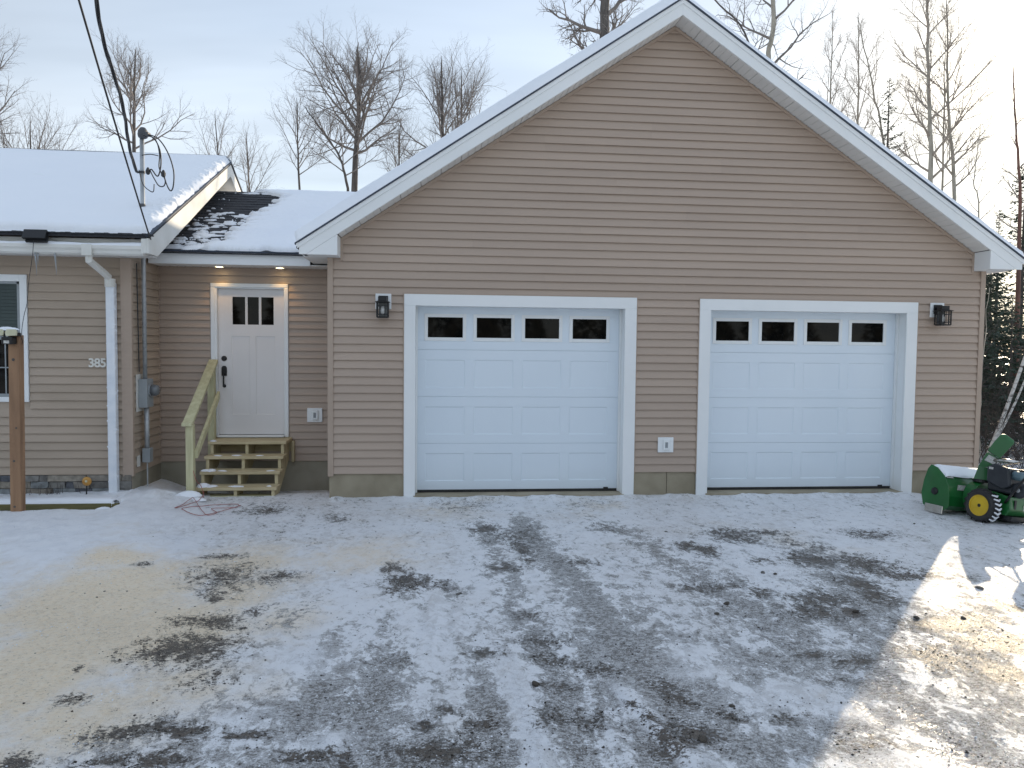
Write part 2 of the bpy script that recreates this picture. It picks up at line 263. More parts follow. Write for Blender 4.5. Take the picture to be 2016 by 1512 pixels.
PACKED = [(-0.91,4.77,0.24,0.24,1.0),(-0.51,3.8,0.12,0.11,0.8),(0.46,4.37,0.04,0.19,1.0),(0.47,4.01,0.04,0.21,1.0),(0.49,3.68,0.05,0.21,1.0),(0.5,3.4,0.05,0.16,1.0),(2.01,4.03,0.24,0.14,1.0),(2.12,3.9,0.17,0.11,1.0),(1.22,3.39,0.11,0.07,0.9),(1.06,4.08,0.05,0.09,1.0),(1.08,3.92,0.05,0.08,1.0),(0.04,5.22,0.21,0.2,0.6),(2.21,3.31,0.29,0.16,0.5),(1.66,4.46,0.19,0.08,0.8),(1.68,4.7,0.17,0.11,0.7),(-1.0,4.04,0.16,0.08,0.7)]
TAN = [(-2.82,5.68,0.47,0.67,0.8),(-2.71,6.82,0.3,0.39,1.0),(-2.48,5.87,0.67,0.87,1.0),(-2.43,4.76,0.48,0.91,1.0),(-1.92,5.31,0.55,0.7,0.9),(-1.58,6.75,0.7,0.64,0.6),(-0.73,6.94,0.55,0.55,0.55),(-1.94,4.14,0.45,0.43,0.8),(-1.54,4.48,0.47,0.4,0.6),(-1.96,3.83,0.29,0.3,0.6),(-1.57,6.05,0.35,0.42,0.7),(-1.09,5.56,0.44,0.48,0.45),(-0.97,4.37,0.35,0.22,0.4),(0.13,8.97,0.48,0.6,0.25),(1.88,8.88,0.49,0.55,0.3),(3.55,7.23,0.21,0.31,0.4),(3.91,6.83,0.3,0.29,0.35)]
TRACKS = [([(0.05, 6.42), (0.02, 5.71), (-0.01, 5.09), (-0.05, 4.59), (-0.15, 3.84), (-0.22, 3.42), (-0.3, 2.8)], 0.13),
          ([(0.50, 5.3), (0.46, 4.71), (0.47, 4.2), (0.48, 3.74), (0.49, 3.35), (0.5, 2.8)], 0.11),
          ([(0.75, 5.0), (0.95, 4.26), (1.02, 3.85), (1.09, 3.54), (1.15, 2.8)], 0.10),
          ([(1.9, 8.3), (2.02, 7.32), (2.15, 6.6), (2.21, 5.87), (2.33, 5.17), (2.4, 4.57), (2.45, 3.4)], 0.14),
          ([(0.45, 7.5), (0.53, 6.18), (0.6, 5.44), (0.67, 4.86), (0.73, 4.18), (0.75, 3.71), (0.76, 2.8)], 0.12),
          ([(-0.30, 5.6), (-0.32, 4.84), (-0.31, 3.96), (-0.36, 3.43), (-0.4, 2.8)], 0.12)]
def spaced(a, b, h): return np.linspace(a, b, int(round((b - a) / h)) + 1)
def grow(a, far, h):
    o = []; x = a
    while abs(x) < far: h *= 1.22; x += h if far > 0 and a > 0 else -h; o.append(x)
    return o
gx = spaced(-6.2, 7.6, 0.019)
gx = np.array(grow(-6.2, 260, 0.03)[::-1] + list(gx) + grow(7.6, 260, 0.03))
gy = [2.6]
while gy[-1] < 10.4: gy.append(gy[-1] + 0.0042 * gy[-1])
ynear = []; y = 2.6; h = 0.02
while y > -200: h *= 1.25; y -= h; ynear.append(y)
yfar = []; y = gy[-1]; h = 0.06
while y < 420: h *= 1.18; y += h; yfar.append(y)
gy = np.array(ynear[::-1] + gy + yfar)
GX, GY = np.meshgrid(gx, gy, indexing='ij')
def sstep(a, b, x): t = np.clip((x - a) / (b - a), 0, 1); return t * t * (3 - 2 * t)
def blobmask(L, x, y):
    wx = x + 0.22 * (fbm(x * 2.1 + 5, y * 1.6, 4) - 0.5) * 2 * 0.6; wy = y + 0.3 * (fbm(x * 1.9 + 40, y * 1.7 + 11, 4) - 0.5) * 2 * 0.6
    o = np.zeros_like(x)
    for cx, cy, ax, ay, s in L:
        sel = (np.abs(x - cx) < 3 * ax + 0.3) & (np.abs(y - cy) < 3 * ay + 0.4)
        if not sel.any(): continue
        q = ((wx[sel] - cx) / ax) ** 2 + ((wy[sel] - cy) / ay) ** 2
        o[sel] = np.maximum(o[sel], s * np.exp(-q * 0.75))
    return o
def track_fields(x, y):
    dep = np.zeros_like(x); near = np.zeros_like(x)
    for pts, wd in TRACKS:
        px = np.array([p[0] for p in pts])[::-1]; py_ = np.array([p[1] for p in pts])[::-1]
        cx = np.interp(y, py_, px); inr = sstep(py_[-1] + 0.1, py_[-1] - 0.5, y) * (y > 1.5)
        d = np.abs(x - cx) / wd
        dep += inr * (np.exp(-(d * 0.9) ** 4) - 0.9 * np.exp(-((d - 1.35) / 0.3) ** 2))
        lug = np.sin((y + np.abs(x - cx) * 0.9 * np.sign(x - cx)) * 2 * np.pi / 0.072)
        near += inr * np.exp(-(d) ** 6) * lug * (fbm(x * 3, y * 1.3, 3) > 0.47)
    return dep, near
def base_z(x, y):
    z = 0.02 * (fbm(x * 0.5, y * 0.5, 3) - 0.5)
    z = z - 0.05 * sstep(7.5, 3.0, y)                                        # drive falls gently to the viewer
    z = z - 0.30 * sstep(6.35, 7.6, x) * sstep(2.0, 6.5, y) * sstep(60, 20, x)   # side yard falls away past the corner
    z = z - 0.12 * sstep(9.9, 10.5, y) * sstep(-3.75, -3.2, x) * (x < -1.35)
    return z
def rut_field(x, y):
    o = np.zeros_like(x)
    for pts, wd, s in (([(1.75, 8.6), (2.02, 7.32), (2.15, 6.6), (2.21, 5.87), (2.35, 5.0), (2.55, 4.2), (2.7, 3.0)], .20, .8), ([(0.9, 8.8), (1.05, 7.0), (1.22, 5.5), (1.26, 4.8), (1.27, 4.3), (1.14, 3.7), (1.05, 2.8)], .20, 1.), ([(0.45, 8.6), (0.55, 7.2), (0.62, 5.4), (0.74, 4.3), (0.70, 3.5), (0.70, 2.8)], .13, .7), ([(-0.25, 5.2), (-0.32, 4.5), (-0.34, 3.9), (-0.38, 2.8)], .24, .9), ([(0.25, 5.0), (0.28, 4.3), (0.26, 3.6), (0.24, 2.8)], .13, .8), ([(3.6, 7.6), (3.45, 6.4), (3.2, 5.5), (2.85, 4.7), (2.4, 3.9), (2.0, 3.2)], .26, .7), ([(-0.5, 5.4), (-0.9, 4.6), (-1.35, 4.0), (-1.9, 3.5)], .2, .6), ([(4.6, 6.2), (3.9, 5.0), (3.3, 4.2), (2.7, 3.4)], .22, .6)):
        px = np.array([p[0] for p in pts])[::-1]; py_ = np.array([p[1] for p in pts])[::-1]
        cx = np.interp(y, py_, px) + 0.10 * (fbm(y * 1.1 + cxo(px), y * 0 + 2, 3) - 0.5); e = sstep(py_[-1] + 0.3, py_[-1] - 0.8, y)
        o = np.maximum(o, s * e * np.exp(-((x - cx) / wd) ** 2) * (0.55 + 0.9 * fbm(x * 2.2 + 7, y * 0.9, 3)))
    return o
def pk_strip(x, y):
    o = np.zeros_like(x)
    for pts, wd in (([(0.43, 4.9), (0.47, 4.2), (0.49, 3.6), (0.52, 2.8)], .075), ([(0.00, 6.3), (0.0, 5.3), (-0.06, 4.8)], .06), ([(1.03, 4.3), (1.10, 3.9), (1.2, 3.5)], .05)):
        px = np.array([p[0] for p in pts])[::-1]; py_ = np.array([p[1] for p in pts])[::-1]
        o = np.maximum(o, sstep(py_[-1] + 0.15, py_[-1] - 0.3, y) * sstep(py_[0] - 0.4, py_[0], y) * np.exp(-((x - np.interp(y, py_, px)) / wd) ** 4))
    return o
def cxo(px): return float(px[0]) * 7
def ground_fields(x, y):
    z = base_z(x, y)
    near = sstep(14, 9.5, y) * (np.abs(x) < 20)
    yard = sstep(-1.8, -3.0, x + 0.28 * (y - 7.0)) * sstep(5.4, 7.0, y)      # untouched snow before the house
    pk = np.maximum(pk_strip(x, y), 0)
    d = blobmask(DIRT, x, y); ic = blobmask(ICE, x, y); rt_ = rut_field(x, y) * (y > 1) * (y < 9.5)
    near_dirty = sstep(6.6, 3.6, y) * sstep(-2.0, -0.6, x) * (y > 0)
    ic = np.maximum(ic, np.minimum(rt_, 1) * 0.95) + 0.22 * near_dirty + 0.10 * sstep(8.5, 5.5, y) * sstep(0.0, 1.5, x) * (y > 0); pk = np.maximum(pk, blobmask(PACKED, x, y)); tn = blobmask(TAN, x, y)
    dep, lug = track_fields(x, y)
    fn = fbm(x * 9, y * 9, 4); ff = fbm(x * 34, y * 34, 3)
    drive = near * (1 - yard)
    z = z + drive * (0.012 * (fbm(x * 3.2, y * 3.2, 4) - 0.5) + 0.010 * (fn - 0.5) + 0.005 * (ff - 0.5))
    z = z + near * (pk * 0.018 - d * 0.010 - ic * 0.004) - drive * dep * 0.007 + drive * lug * 0.0055 * (0.45 + 1.2 * pk)
    z = z - 0.10 * np.exp(-((y - 8.98) / 0.17) ** 4) * (x < -3.6) * near
    z = z + yard * near * (0.075 + 0.05 * (fbm(x * 1.9, y * 1.9, 3) - 0.4) + 0.022 * (fn - 0.5))
    bank = np.exp(-((y - (9.48 + 0.10 * (vnoise(x * 2.3, y * 0) - 0.5))) / 0.10) ** 2) * ((x > -1.3) & (x < 7.3))
    z = z + bank * 0.05 * (0.05 + 1.5 * np.maximum(fbm(x * 4, y * 4, 4) - 0.25, 0))
    mound = np.exp(-(((x + 3.38) / 0.30) ** 2 + ((y - 9.45) / 0.26) ** 2)); z = z + 0.085 * mound * (0.6 + 0.8 * fn)
    heap = np.exp(-(((x + 2.98) / 0.16) ** 2 + ((y - 9.5) / 0.12) ** 2)); z = z + 0.03 * heap
    far = sstep(13, 18, y) + (np.abs(x) > 20)
    z = z + 0.10 * np.clip(far, 0, 1) * (fbm(x * 0.7, y * 0.7, 4) - 0.5)
    return z, d, ic, pk, tn, yard * near
def gz(x, y): return float(ground_fields(np.array([[float(x)]]), np.array([[float(y)]]))[0][0, 0])
Z, fd, fi, fp, ftn, fy = ground_fields(GX, GY)
ground = grid_mesh('ground', np.stack([GX, GY, Z], -1), None, kind='structure', label='snowy gravel driveway and yard with bare patches and wheel ruts')
for nm, a in (('dirt', fd), ('icy', fi), ('packed', fp), ('sandy', ftn), ('yard', fy)):
    at = ground.data.attributes.new(nm, 'FLOAT', 'POINT'); at.data.foreach_set('value', a.reshape(-1).astype(np.float32))
def ground_material():
    m = bpy.data.materials.new('snow_and_gravel'); m.use_nodes = True; t = m.node_tree; n = t.nodes; l = t.links
    b = n['Principled BSDF']
    def new(k, **kw):
        q = n.new(k)
        for a, v in kw.items(): setattr(q, a, v)
        return q
    def mth(op, a, c=None, clamp=False):
        q = new('ShaderNodeMath', operation=op, use_clamp=clamp)
        for i, v in enumerate((a, c)):
            if v is None: continue
            if isinstance(v, (int, float)): q.inputs[i].default_value = v
            else: l.new(v, q.inputs[i])
        return q.outputs[0]
    def att(s): q = new('ShaderNodeAttribute', attribute_name=s); return q.outputs['Fac']
    tcn = new('ShaderNodeTexCoord')
    def noise(s, det=5, rough=0.6, st=(1, 1, 1), rz=0.0, off=(0, 0, 0), dist=0.0):
        mpn = new('ShaderNodeMapping'); mpn.inputs['Scale'].default_value = st; mpn.inputs['Rotation'].default_value = (0, 0, rz); mpn.inputs['Location'].default_value = off
        l.new(tcn.outputs['Object'], mpn.inputs[0])
        q = new('ShaderNodeTexNoise'); q.inputs['Scale'].default_value = s; q.inputs['Detail'].default_value = det; q.inputs['Roughness'].default_value = rough; q.inputs['Distortion'].default_value = dist
        l.new(mpn.outputs[0], q.inputs[0]); return q.outputs[0]
    def ramp(x, a, c, lo=0.0, hi=1.0):
        q = new('ShaderNodeMapRange', interpolation_type='SMOOTHSTEP'); l.new(x, q.inputs[0])
        for i, v in enumerate((a, c, lo, hi)): q.inputs[i + 1].default_value = v
        return q.outputs[0]
    def mix(f, a, c):
        q = new('ShaderNodeMix', data_type='RGBA')
        if isinstance(f, (int, float)): q.inputs[0].default_value = f
        else: l.new(f, q.inputs[0])
        for i, v in ((6, a), (7, c)):
            if isinstance(v, tuple): q.inputs[i].default_value = (*v, 1)
            else: l.new(v, q.inputs[i])
        return q.outputs[2]
    D, I, P, T, Yd = att('dirt'), att('icy'), att('packed'), att('sandy'), att('yard')
    n1 = noise(7, 8, 0.62, st=(1.0, 0.8, 1), dist=0.5); n2 = noise(38, 6, 0.68, st=(0.75, 1.1, 1)); n3 = noise(150, 3, 0.7, off=(7, 3, 0)); nb = noise(1.1, 4, 0.55, off=(2, 9, 0))
    nt = noise(2.6, 5, 0.6, st=(1.9, 0.33, 1), rz=0.1, off=(5, 2, 1))
    n4 = noise(16, 7, 0.7, st=(1, 0.7, 1), rz=0.5, off=(3, 1, 4), dist=0.8)
    # snow, a little worn on the drive
    snow = mix(ramp(n1, 0.42, 0.66), (0.90, 0.912, 0.935), (0.82, 0.84, 0.875))
    worn = mth('MULTIPLY', mth('SUBTRACT', 1.0, Yd, True), ramp(mth('ADD', n4, mth('ADD', mth('MULTIPLY', nb, 0.35), mth('MULTIPLY', mth('SUBTRACT', nt, 0.5), 0.5))), 0.66, 0.76))
    snow = mix(mth('MULTIPLY', worn, 0.36), snow, (0.52, 0.51, 0.505))
    # sand tracked over the snow
    sand = mix(ramp(n2, 0.4, 0.65), (0.94, 0.80, 0.60), (0.90, 0.72, 0.49))
    tf = ramp(mth('ADD', T, mth('ADD', mth('MULTIPLY', mth('SUBTRACT', n1, 0.5), 0.8), mth('MULTIPLY', mth('SUBTRACT', nb, 0.5), 0.9))), 0.0, 0.85, 0, 0.92)
    sand = mix(mth('MULTIPLY', ramp(noise(48, 4, 0.7, st=(0.7, 1, 1), off=(9, 9, 1)), 0.56, 0.64), 0.55), sand, (0.38, 0.29, 0.18))
    c = mix(tf, snow, sand)
    grit = mth('MULTIPLY', mth('MULTIPLY', ramp(n3, 0.46, 0.60), ramp(mth('ADD', mth('MULTIPLY', mth('SUBTRACT', n4, 0.5), 1.6), mth('MULTIPLY', nb, 0.7)), 0.22, 0.55)), mth('SUBTRACT', 1.0, Yd, True))
    c = mix(mth('MULTIPLY', grit, 0.26), c, (0.22, 0.20, 0.185))
    # ice with gravel frozen in: speckled grey
    ig = mix(ramp(n2, 0.45, 0.56), (0.085, 0.078, 0.068), (0.62, 0.625, 0.63))
    ig = mix(mth('MULTIPLY', ramp(n3, 0.45, 0.58), 0.8), ig, (0.155, 0.138, 0.118))
    ig = mix(mth('MULTIPLY', ramp(noise(95, 3, 0.7, off=(1, 8, 2)), 0.55, 0.64), 0.75), ig, (0.70, 0.72, 0.75))
    ie = mth('ADD', mth('ADD', mth('ADD', mth('SUBTRACT', mth('MULTIPLY', I, 0.60), mth('ADD', mth('MULTIPLY', T, 0.30), mth('MULTIPLY', Yd, 0.30))), mth('MULTIPLY', mth('SUBTRACT', n4, 0.5), 1.5)), mth('ADD', mth('MULTIPLY', D, 0.28), mth('MULTIPLY', mth('SUBTRACT', nt, 0.5), mth('MULTIPLY', 0.7, mth('SUBTRACT', 1.0, Yd))))), mth('ADD', mth('MULTIPLY', mth('SUBTRACT', n1, 0.5), 1.7), mth('MULTIPLY', mth('SUBTRACT', n2, 0.5), 1.2)))
    fi_ = mth('MULTIPLY', ramp(ie, 0.16, 0.50), mth('SUBTRACT', 1.0, mth('MULTIPLY', P, 1.25), True))
    c = mix(mth('MULTIPLY', fi_, 0.88), c, ig)
    # bare soil
    soil = mix(ramp(n2, 0.44, 0.58), (0.018, 0.015, 0.012), (0.095, 0.072, 0.05))
    soil = mix(ramp(n3, 0.54, 0.62), soil, (0.26, 0.24, 0.21))
    n5 = noise(62, 4, 0.75, st=(0.6, 1.1, 1), off=(11, 5, 0))
    de = mth('ADD', mth('MULTIPLY', D, 0.82), mth('ADD', mth('MULTIPLY', mth('SUBTRACT', n4, 0.5), 2.3), mth('ADD', mth('MULTIPLY', mth('SUBTRACT', n5, 0.5), 2.2), mth('MULTIPLY', mth('SUBTRACT', n3, 0.5), 1.2))))
    fd_ = mth('MULTIPLY', ramp(de, 0.32, 0.58), ramp(D, 0.03, 0.2))
    c = mix(mth('MULTIPLY', fd_, 0.95), c, soil)
    # loose specks everywhere on the drive, more where it is dirty
    thr = mth('SUBTRACT', mth('ADD', 0.675, mth('MULTIPLY', Yd, 0.08)), mth('ADD', mth('MULTIPLY', D, 0.12), mth('ADD', mth('MULTIPLY', I, 0.10), mth('MULTIPLY', mth('SUBTRACT', n1, 0.5), 0.16))))
    spk = ramp(mth('SUBTRACT', n5, thr), 0.0, 0.05)
    c = mix(mth('MULTIPLY', spk, 0.85), c, mix(n3, (0.07, 0.055, 0.045), (0.17, 0.14, 0.11)))
    l.new(c, b.inputs['Base Color'])
    ro = mth('SUBTRACT', mth('SUBTRACT', 0.33, mth('MULTIPLY', Yd, -0.28)), mth('MULTIPLY', fi_, 0.17)); ro = mth('ADD', ro, mth('MULTIPLY', fd_, 0.25)); l.new(ro, b.inputs['Roughness'])
    b.inputs['Specular IOR Level'].default_value = 0.5
    hgt = mth('ADD', mth('MULTIPLY', n2, 0.55), mth('ADD', mth('MULTIPLY', n3, 0.5), mth('MULTIPLY', n1, 0.6)))
    hgt = mth('SUBTRACT', hgt, mth('ADD', mth('MULTIPLY', fd_, 0.45), mth('MULTIPLY', fi_, 0.2)))
    bp = new('ShaderNodeBump'); bp.inputs['Strength'].default_value = 0.85; bp.inputs['Distance'].default_value = 0.026; l.new(hgt, bp.inputs['Height'])
    l.new(bp.outputs[0], b.inputs['Normal'])
    return m
ground.data.materials.append(ground_material())
# ------------------------------------------------------------------ siding
EXPO = 0.1016
def course(parent, Y, z0, xl0, xr0, xl1, xr1, m, h=EXPO, jit=0.0):
    """one lap of siding facing -y"""
    lo, hi = 0.0200 + jit, -0.0006
    prof = [(-0.001, 0.013, 0), (lo - 0.0030, 0.013, 0), (lo - 0.0024, 0.0, 0), (lo, 0.0, 0), (lo - 0.0015, 0.012, 0), (hi, h - 0.0005, 1), (-0.001, h - 0.0005, 1)]
    vs = []
    for s in (0, 1):
        for d, z, e in prof:
            f = z / h; x = (xl0 + (xl1 - xl0) * f) if s == 0 else (xr0 + (xr1 - xr0) * f)
            vs.append((x, Y - d, z0 + z))
    n = len(prof); fs = [tuple(range(n)), tuple(range(n, 2 * n))[::-1]] + [(i, n + i, n + (i + 1) % n, (i + 1) % n) for i in range(n)]
    return MB().add(vs, fs).build('siding_board', m, parent)
def course_x(parent, X, z0, y0, y1, m, h=EXPO):
    """one lap of siding facing +x"""
    prof = [(-0.001, 0.012), (0.0145, 0.012), (0.0152, 0.0), (0.0175, 0.0), (0.0165, 0.012), (0.0, h - 0.0005), (-0.001, h - 0.0005)]
    return MB().prism([(X + d, z0 + z) for d, z in prof], y0, y1, 'y').build('siding_board', m, parent)
# ------------------------------------------------------------------ garage
Y0 = 9.62; XC = 2.975; SL = 0.664; GL, GR = -1.347, 7.312; APEX = 5.99; YR = 18.2; YF = 9.30
gar = thing('garage', 'tan sided gabled garage with two white overhead doors', 'garage', (XC, Y0, 0))
D1 = (-0.41, 2.543, -0.27, 2.392); D2 = (3.377, 6.362, 3.525, 6.21); DT_O, DT_I = 2.556, 2.413
wl = MB()
for a, b_ in ((GL, D1[2]), (D1[3], D2[2]), (D2[3], GR)): wl.box(a, b_, Y0 + 0.001, Y0 + 0.14, 0.311, 2.42)
wl.box(GL, GR, Y0 + 0.001, Y0 + 0.14, 2.42, 3.2)
wl.prism([(GL + 0.02, 3.2), (GR - 0.02, 3.2), (XC, APEX)], Y0 + 0.001, Y0 + 0.14)
wl.box(GL, GL + 0.14, Y0 + 0.14, YR, -0.2, 3.15); wl.box(GR - 0.14, GR, Y0 + 0.14, YR, -0.35, 3.15)
wl.box(GL + 0.14, GR - 0.14, YR - 0.14, YR, -0.3, 3.15); wl.prism([(GL + 0.14, 3.15), (GR - 0.14, 3.15), (XC, 5.9)], YR - 0.14, YR)
wl.build('wall', M['siding'], gar)
fd = MB(); fd.box(GL + 0.015, D1[0], Y0 + 0.006, Y0 + 0.16, -0.3, 0.31); fd.build('foundation', M['concrete'], gar)
fm = (D1[1] + D2[0]) / 2 + 0.03
MB().box(D1[1], fm - 0.004, Y0 + 0.006, Y0 + 0.16, -0.3, 0.31).build('foundation', M['concrete'], gar)
MB().box(fm + 0.004, D2[0], Y0 + 0.008, Y0 + 0.16, -0.3, 0.31).build('foundation', M['concrete'], gar)
MB().box(D2[1], GR - 0.015, Y0 + 0.006, Y0 + 0.16, -0.4, 0.31).build('foundation', M['concrete'], gar)
z = 0.305; nrow = 0
while z < APEX - 0.04:
    h = min(EXPO, APEX - 0.02 - z); z1 = z + h
    def lim(zz): 
        q = (APEX - zz) / SL - 0.012
        return (max(GL + 0.066, XC - q), min(GR - 0.066, XC + q)) if zz > 3.21 else (GL + 0.066, GR - 0.066)
    if z < 2.50:
        for a, b_ in ((GL + 0.066, D1[0] - 0.012), (D1[1] + 0.012, D2[0] - 0.012), (D2[1] + 0.012, GR - 0.066)):
            course(gar, Y0, z, a, b_, a, b_, M['siding'], jit=random.uniform(-0.0015, 0.0015))
    else:
        l0, r0 = lim(z); l1, r1 = lim(z1)
        if z > 2.93 and z < 3.21: l0 = l1 = GL + 0.175; r0 = r1 = GR - 0.175
        if r1 - l1 > 0.02:
            js = [q for q in ((GL + ((nrow // 2) * 1.37 + 0.9) % 3.66), (GL + ((nrow // 2) * 1.37 + 0.9) % 3.66 + 3.66), (GL + ((nrow // 2) * 1.37 + 0.9) % 3.66 + 7.32)) if l1 + 0.25 < q < r1 - 0.25]
            xs = [None] + js + [None]
            for i in range(len(xs) - 1):
                a0, a1 = (l0, l1) if xs[i] is None else (xs[i], xs[i]); b0, b1 = (r0, r1) if xs[i + 1] is None else (xs[i + 1] + 0.03, xs[i + 1] + 0.03)
                course(gar, Y0, z, a0, b0, a1, b1, M['siding'], h=h, jit=random.uniform(-0.0008, 0.0008) + (0.0017 if i % 2 else 0))
    z += EXPO; nrow += 1
for x in (GL, GR):
    s = 1 if x == GL else -1
    p = MB(); a, b_ = sorted((x, x + s * 0.068)); p.box(a, b_, Y0 - 0.027, Y0 + 0.0, 0.275, 2.985); q0, q1 = sorted((x, x + s * 0.012)); p.box(q0, q1, Y0 + 0.0, Y0 + 0.07, 0.275, 2.985)
    p.build('corner_post', M['post'], gar, bevel=0.003)
for s in (-1, 1):                                                             # gable J trim
    q = lambda dx, off: (XC + s * dx, APEX - SL * dx + off)
    MB().prism([q(0, -0.005), q(4.16, -0.005), q(4.16, -0.045), q(0, -0.045)], Y0 - 0.020, Y0 - 0.0005).build('gable_trim', M['post'], gar)
    xa = XC + s * 4.165; a, b_ = sorted((xa, xa - s * 0.03)); MB().box(a, b_, Y0 - 0.021, Y0 - 0.0005, 2.95, 3.235).build('gable_trim', M['post'], gar)
# roof
def line(dx, c): return c - SL * dx
TOP = 6.207; IN = 5.995; EX = 4.612
for s in (-1, 1):
    q = lambda dx, z: (XC + s * dx, z)
    MB().prism([q(0, TOP - 0.07), q(EX + 0.03, line(EX + 0.03, TOP - 0.07)), q(EX + 0.03, line(EX + 0.03, TOP - 0.02)), q(0, TOP - 0.02)], Y0 + 0.01 - 0.33, YR + 0.3).build('roof', M['shingle'], gar)
    MB().prism([q(0, TOP - 0.019), q(EX + 0.045, line(EX + 0.045, TOP - 0.019)), q(EX + 0.045, line(EX + 0.045, TOP)), q(0, TOP)], YF - 0.028, YR + 0.3).build('shingle_edge', M['drip'], gar)
    # rake board, trim strip and boxed return
    MB().prism([q(0, IN), q((IN - 2.985) / SL, 2.985), q(EX, 2.985), q(EX, line(EX, TOP - 0.075)), q(0, TOP - 0.075)], YF, YF + 0.028).build('rake_board', M['white'], gar, bevel=0.003)
    MB().prism([q(0, TOP - 0.078), q(EX + 0.02, line(EX + 0.02, TOP - 0.078)), q(EX + 0.02, line(EX + 0.02, TOP - 0.02)), q(0, TOP - 0.02)], YF - 0.014, YF + 0.02).build('rake_trim', M['white'], gar, bevel=0.003)
    MB().prism([q(4.165, 2.985), q(4.165, IN - SL * 4.165 - 0.002), q((IN - 2.987) / SL, 2.985)], YF + 0.002, Y0 - 0.02).build('eave_return', M['white'], gar)
    a, b_ = sorted((XC + s * EX, XC + s * (4.3375)))
    MB().box(a, b_, Y0 - 0.018, YR, 2.985, 3.0).build('eave_soffit', M['soffit'], gar)
    MB().box(*sorted((XC + s * (EX - 0.022), XC + s * EX)), YF + 0.03, YR + 0.25, 3.0, 3.09).build('eave_fascia', M['white'], gar)
    # soffit panels, a foot wide with two grooves each
    n = 17; W = 4.16 / n; c0 = IN - 0.002
    for i in range(n):
        a = i * W + 0.0012; pr = []
        for j in range(3):
            u0 = a + j * W / 3; u1 = a + (j + 1) * W / 3 - 0.0024
            pr += [(u0 + 0.002, 0.0), (u1 - 0.004, 0.0), (u1 - 0.002, 0.007), (u1, 0.007)]
        out_ = [(XC + s * u, c0 - SL * u + dz) for u, dz in pr] + [(XC + s * u, c0 - SL * u + 0.014) for u, dz in (pr[-1], pr[0])]
        MB().prism(out_, YF + 0.029, Y0 - 0.001).build('soffit_panel', M['soffit'], gar)
        for j in range(3):
            u = a + (j + 0.88) * W / 3
        # little ventilation nubs where the panel meets the wall trim
    nb_ = MB()
    for i in range(int(4.16 / 0.082)):
        u = 0.05 + i * 0.082; x = XC + s * u; zc = c0 - SL * u
        nb_.box(x - 0.006, x + 0.006, Y0 - 0.028, Y0 - 0.002, zc - 0.006, zc + 0.002)
    nb_.build('soffit_channel', M['post'], gar, kind='stuff')
MB().box(XC - EX - 0.03, XC - EX - 0.012, YF - 0.02, YR + 0.2, 3.075, 3.135).build('drip_edge', M['white'], gar)
# garage roof snow
for s, lab in ((-1, 'snow on the garage roof slope above the entry roof'), (1, 'snow on the garage roof slope beside the birch and aspen trees')):
    L_ = EX * math.sqrt(1 + SL * SL); k = math.sqrt(1 + SL * SL)
    def tf(u, v, s=s):
        d = np.minimum(np.minimum(u, 9.2 - u) - 0.012 * fbm(v * 6, v * 0, 3), np.minimum(v - 0.02, L_ + 1 - v))
        return np.where(d > 0, ((0.125 if s < 0 else 0.07) + 0.03 * fbm(u * 1.2, v * 1.5, 3)) * (1 - np.exp(-d / 0.028)), -0.004) + 0.006 * (fbm(u * 14, v * 14, 3) - 0.5) * (d > 0)
    snow_sheet('roof_snow', (XC + s * (EX + 0.045), YF - 0.026, line(EX + 0.045, TOP) + 0.002), (0, 1, 0), (-s / k, 0, SL / k), (s * SL / k, 0, 1 / k), 9.2, (EX + 0.045) * k, 160, 240, tf, lab)
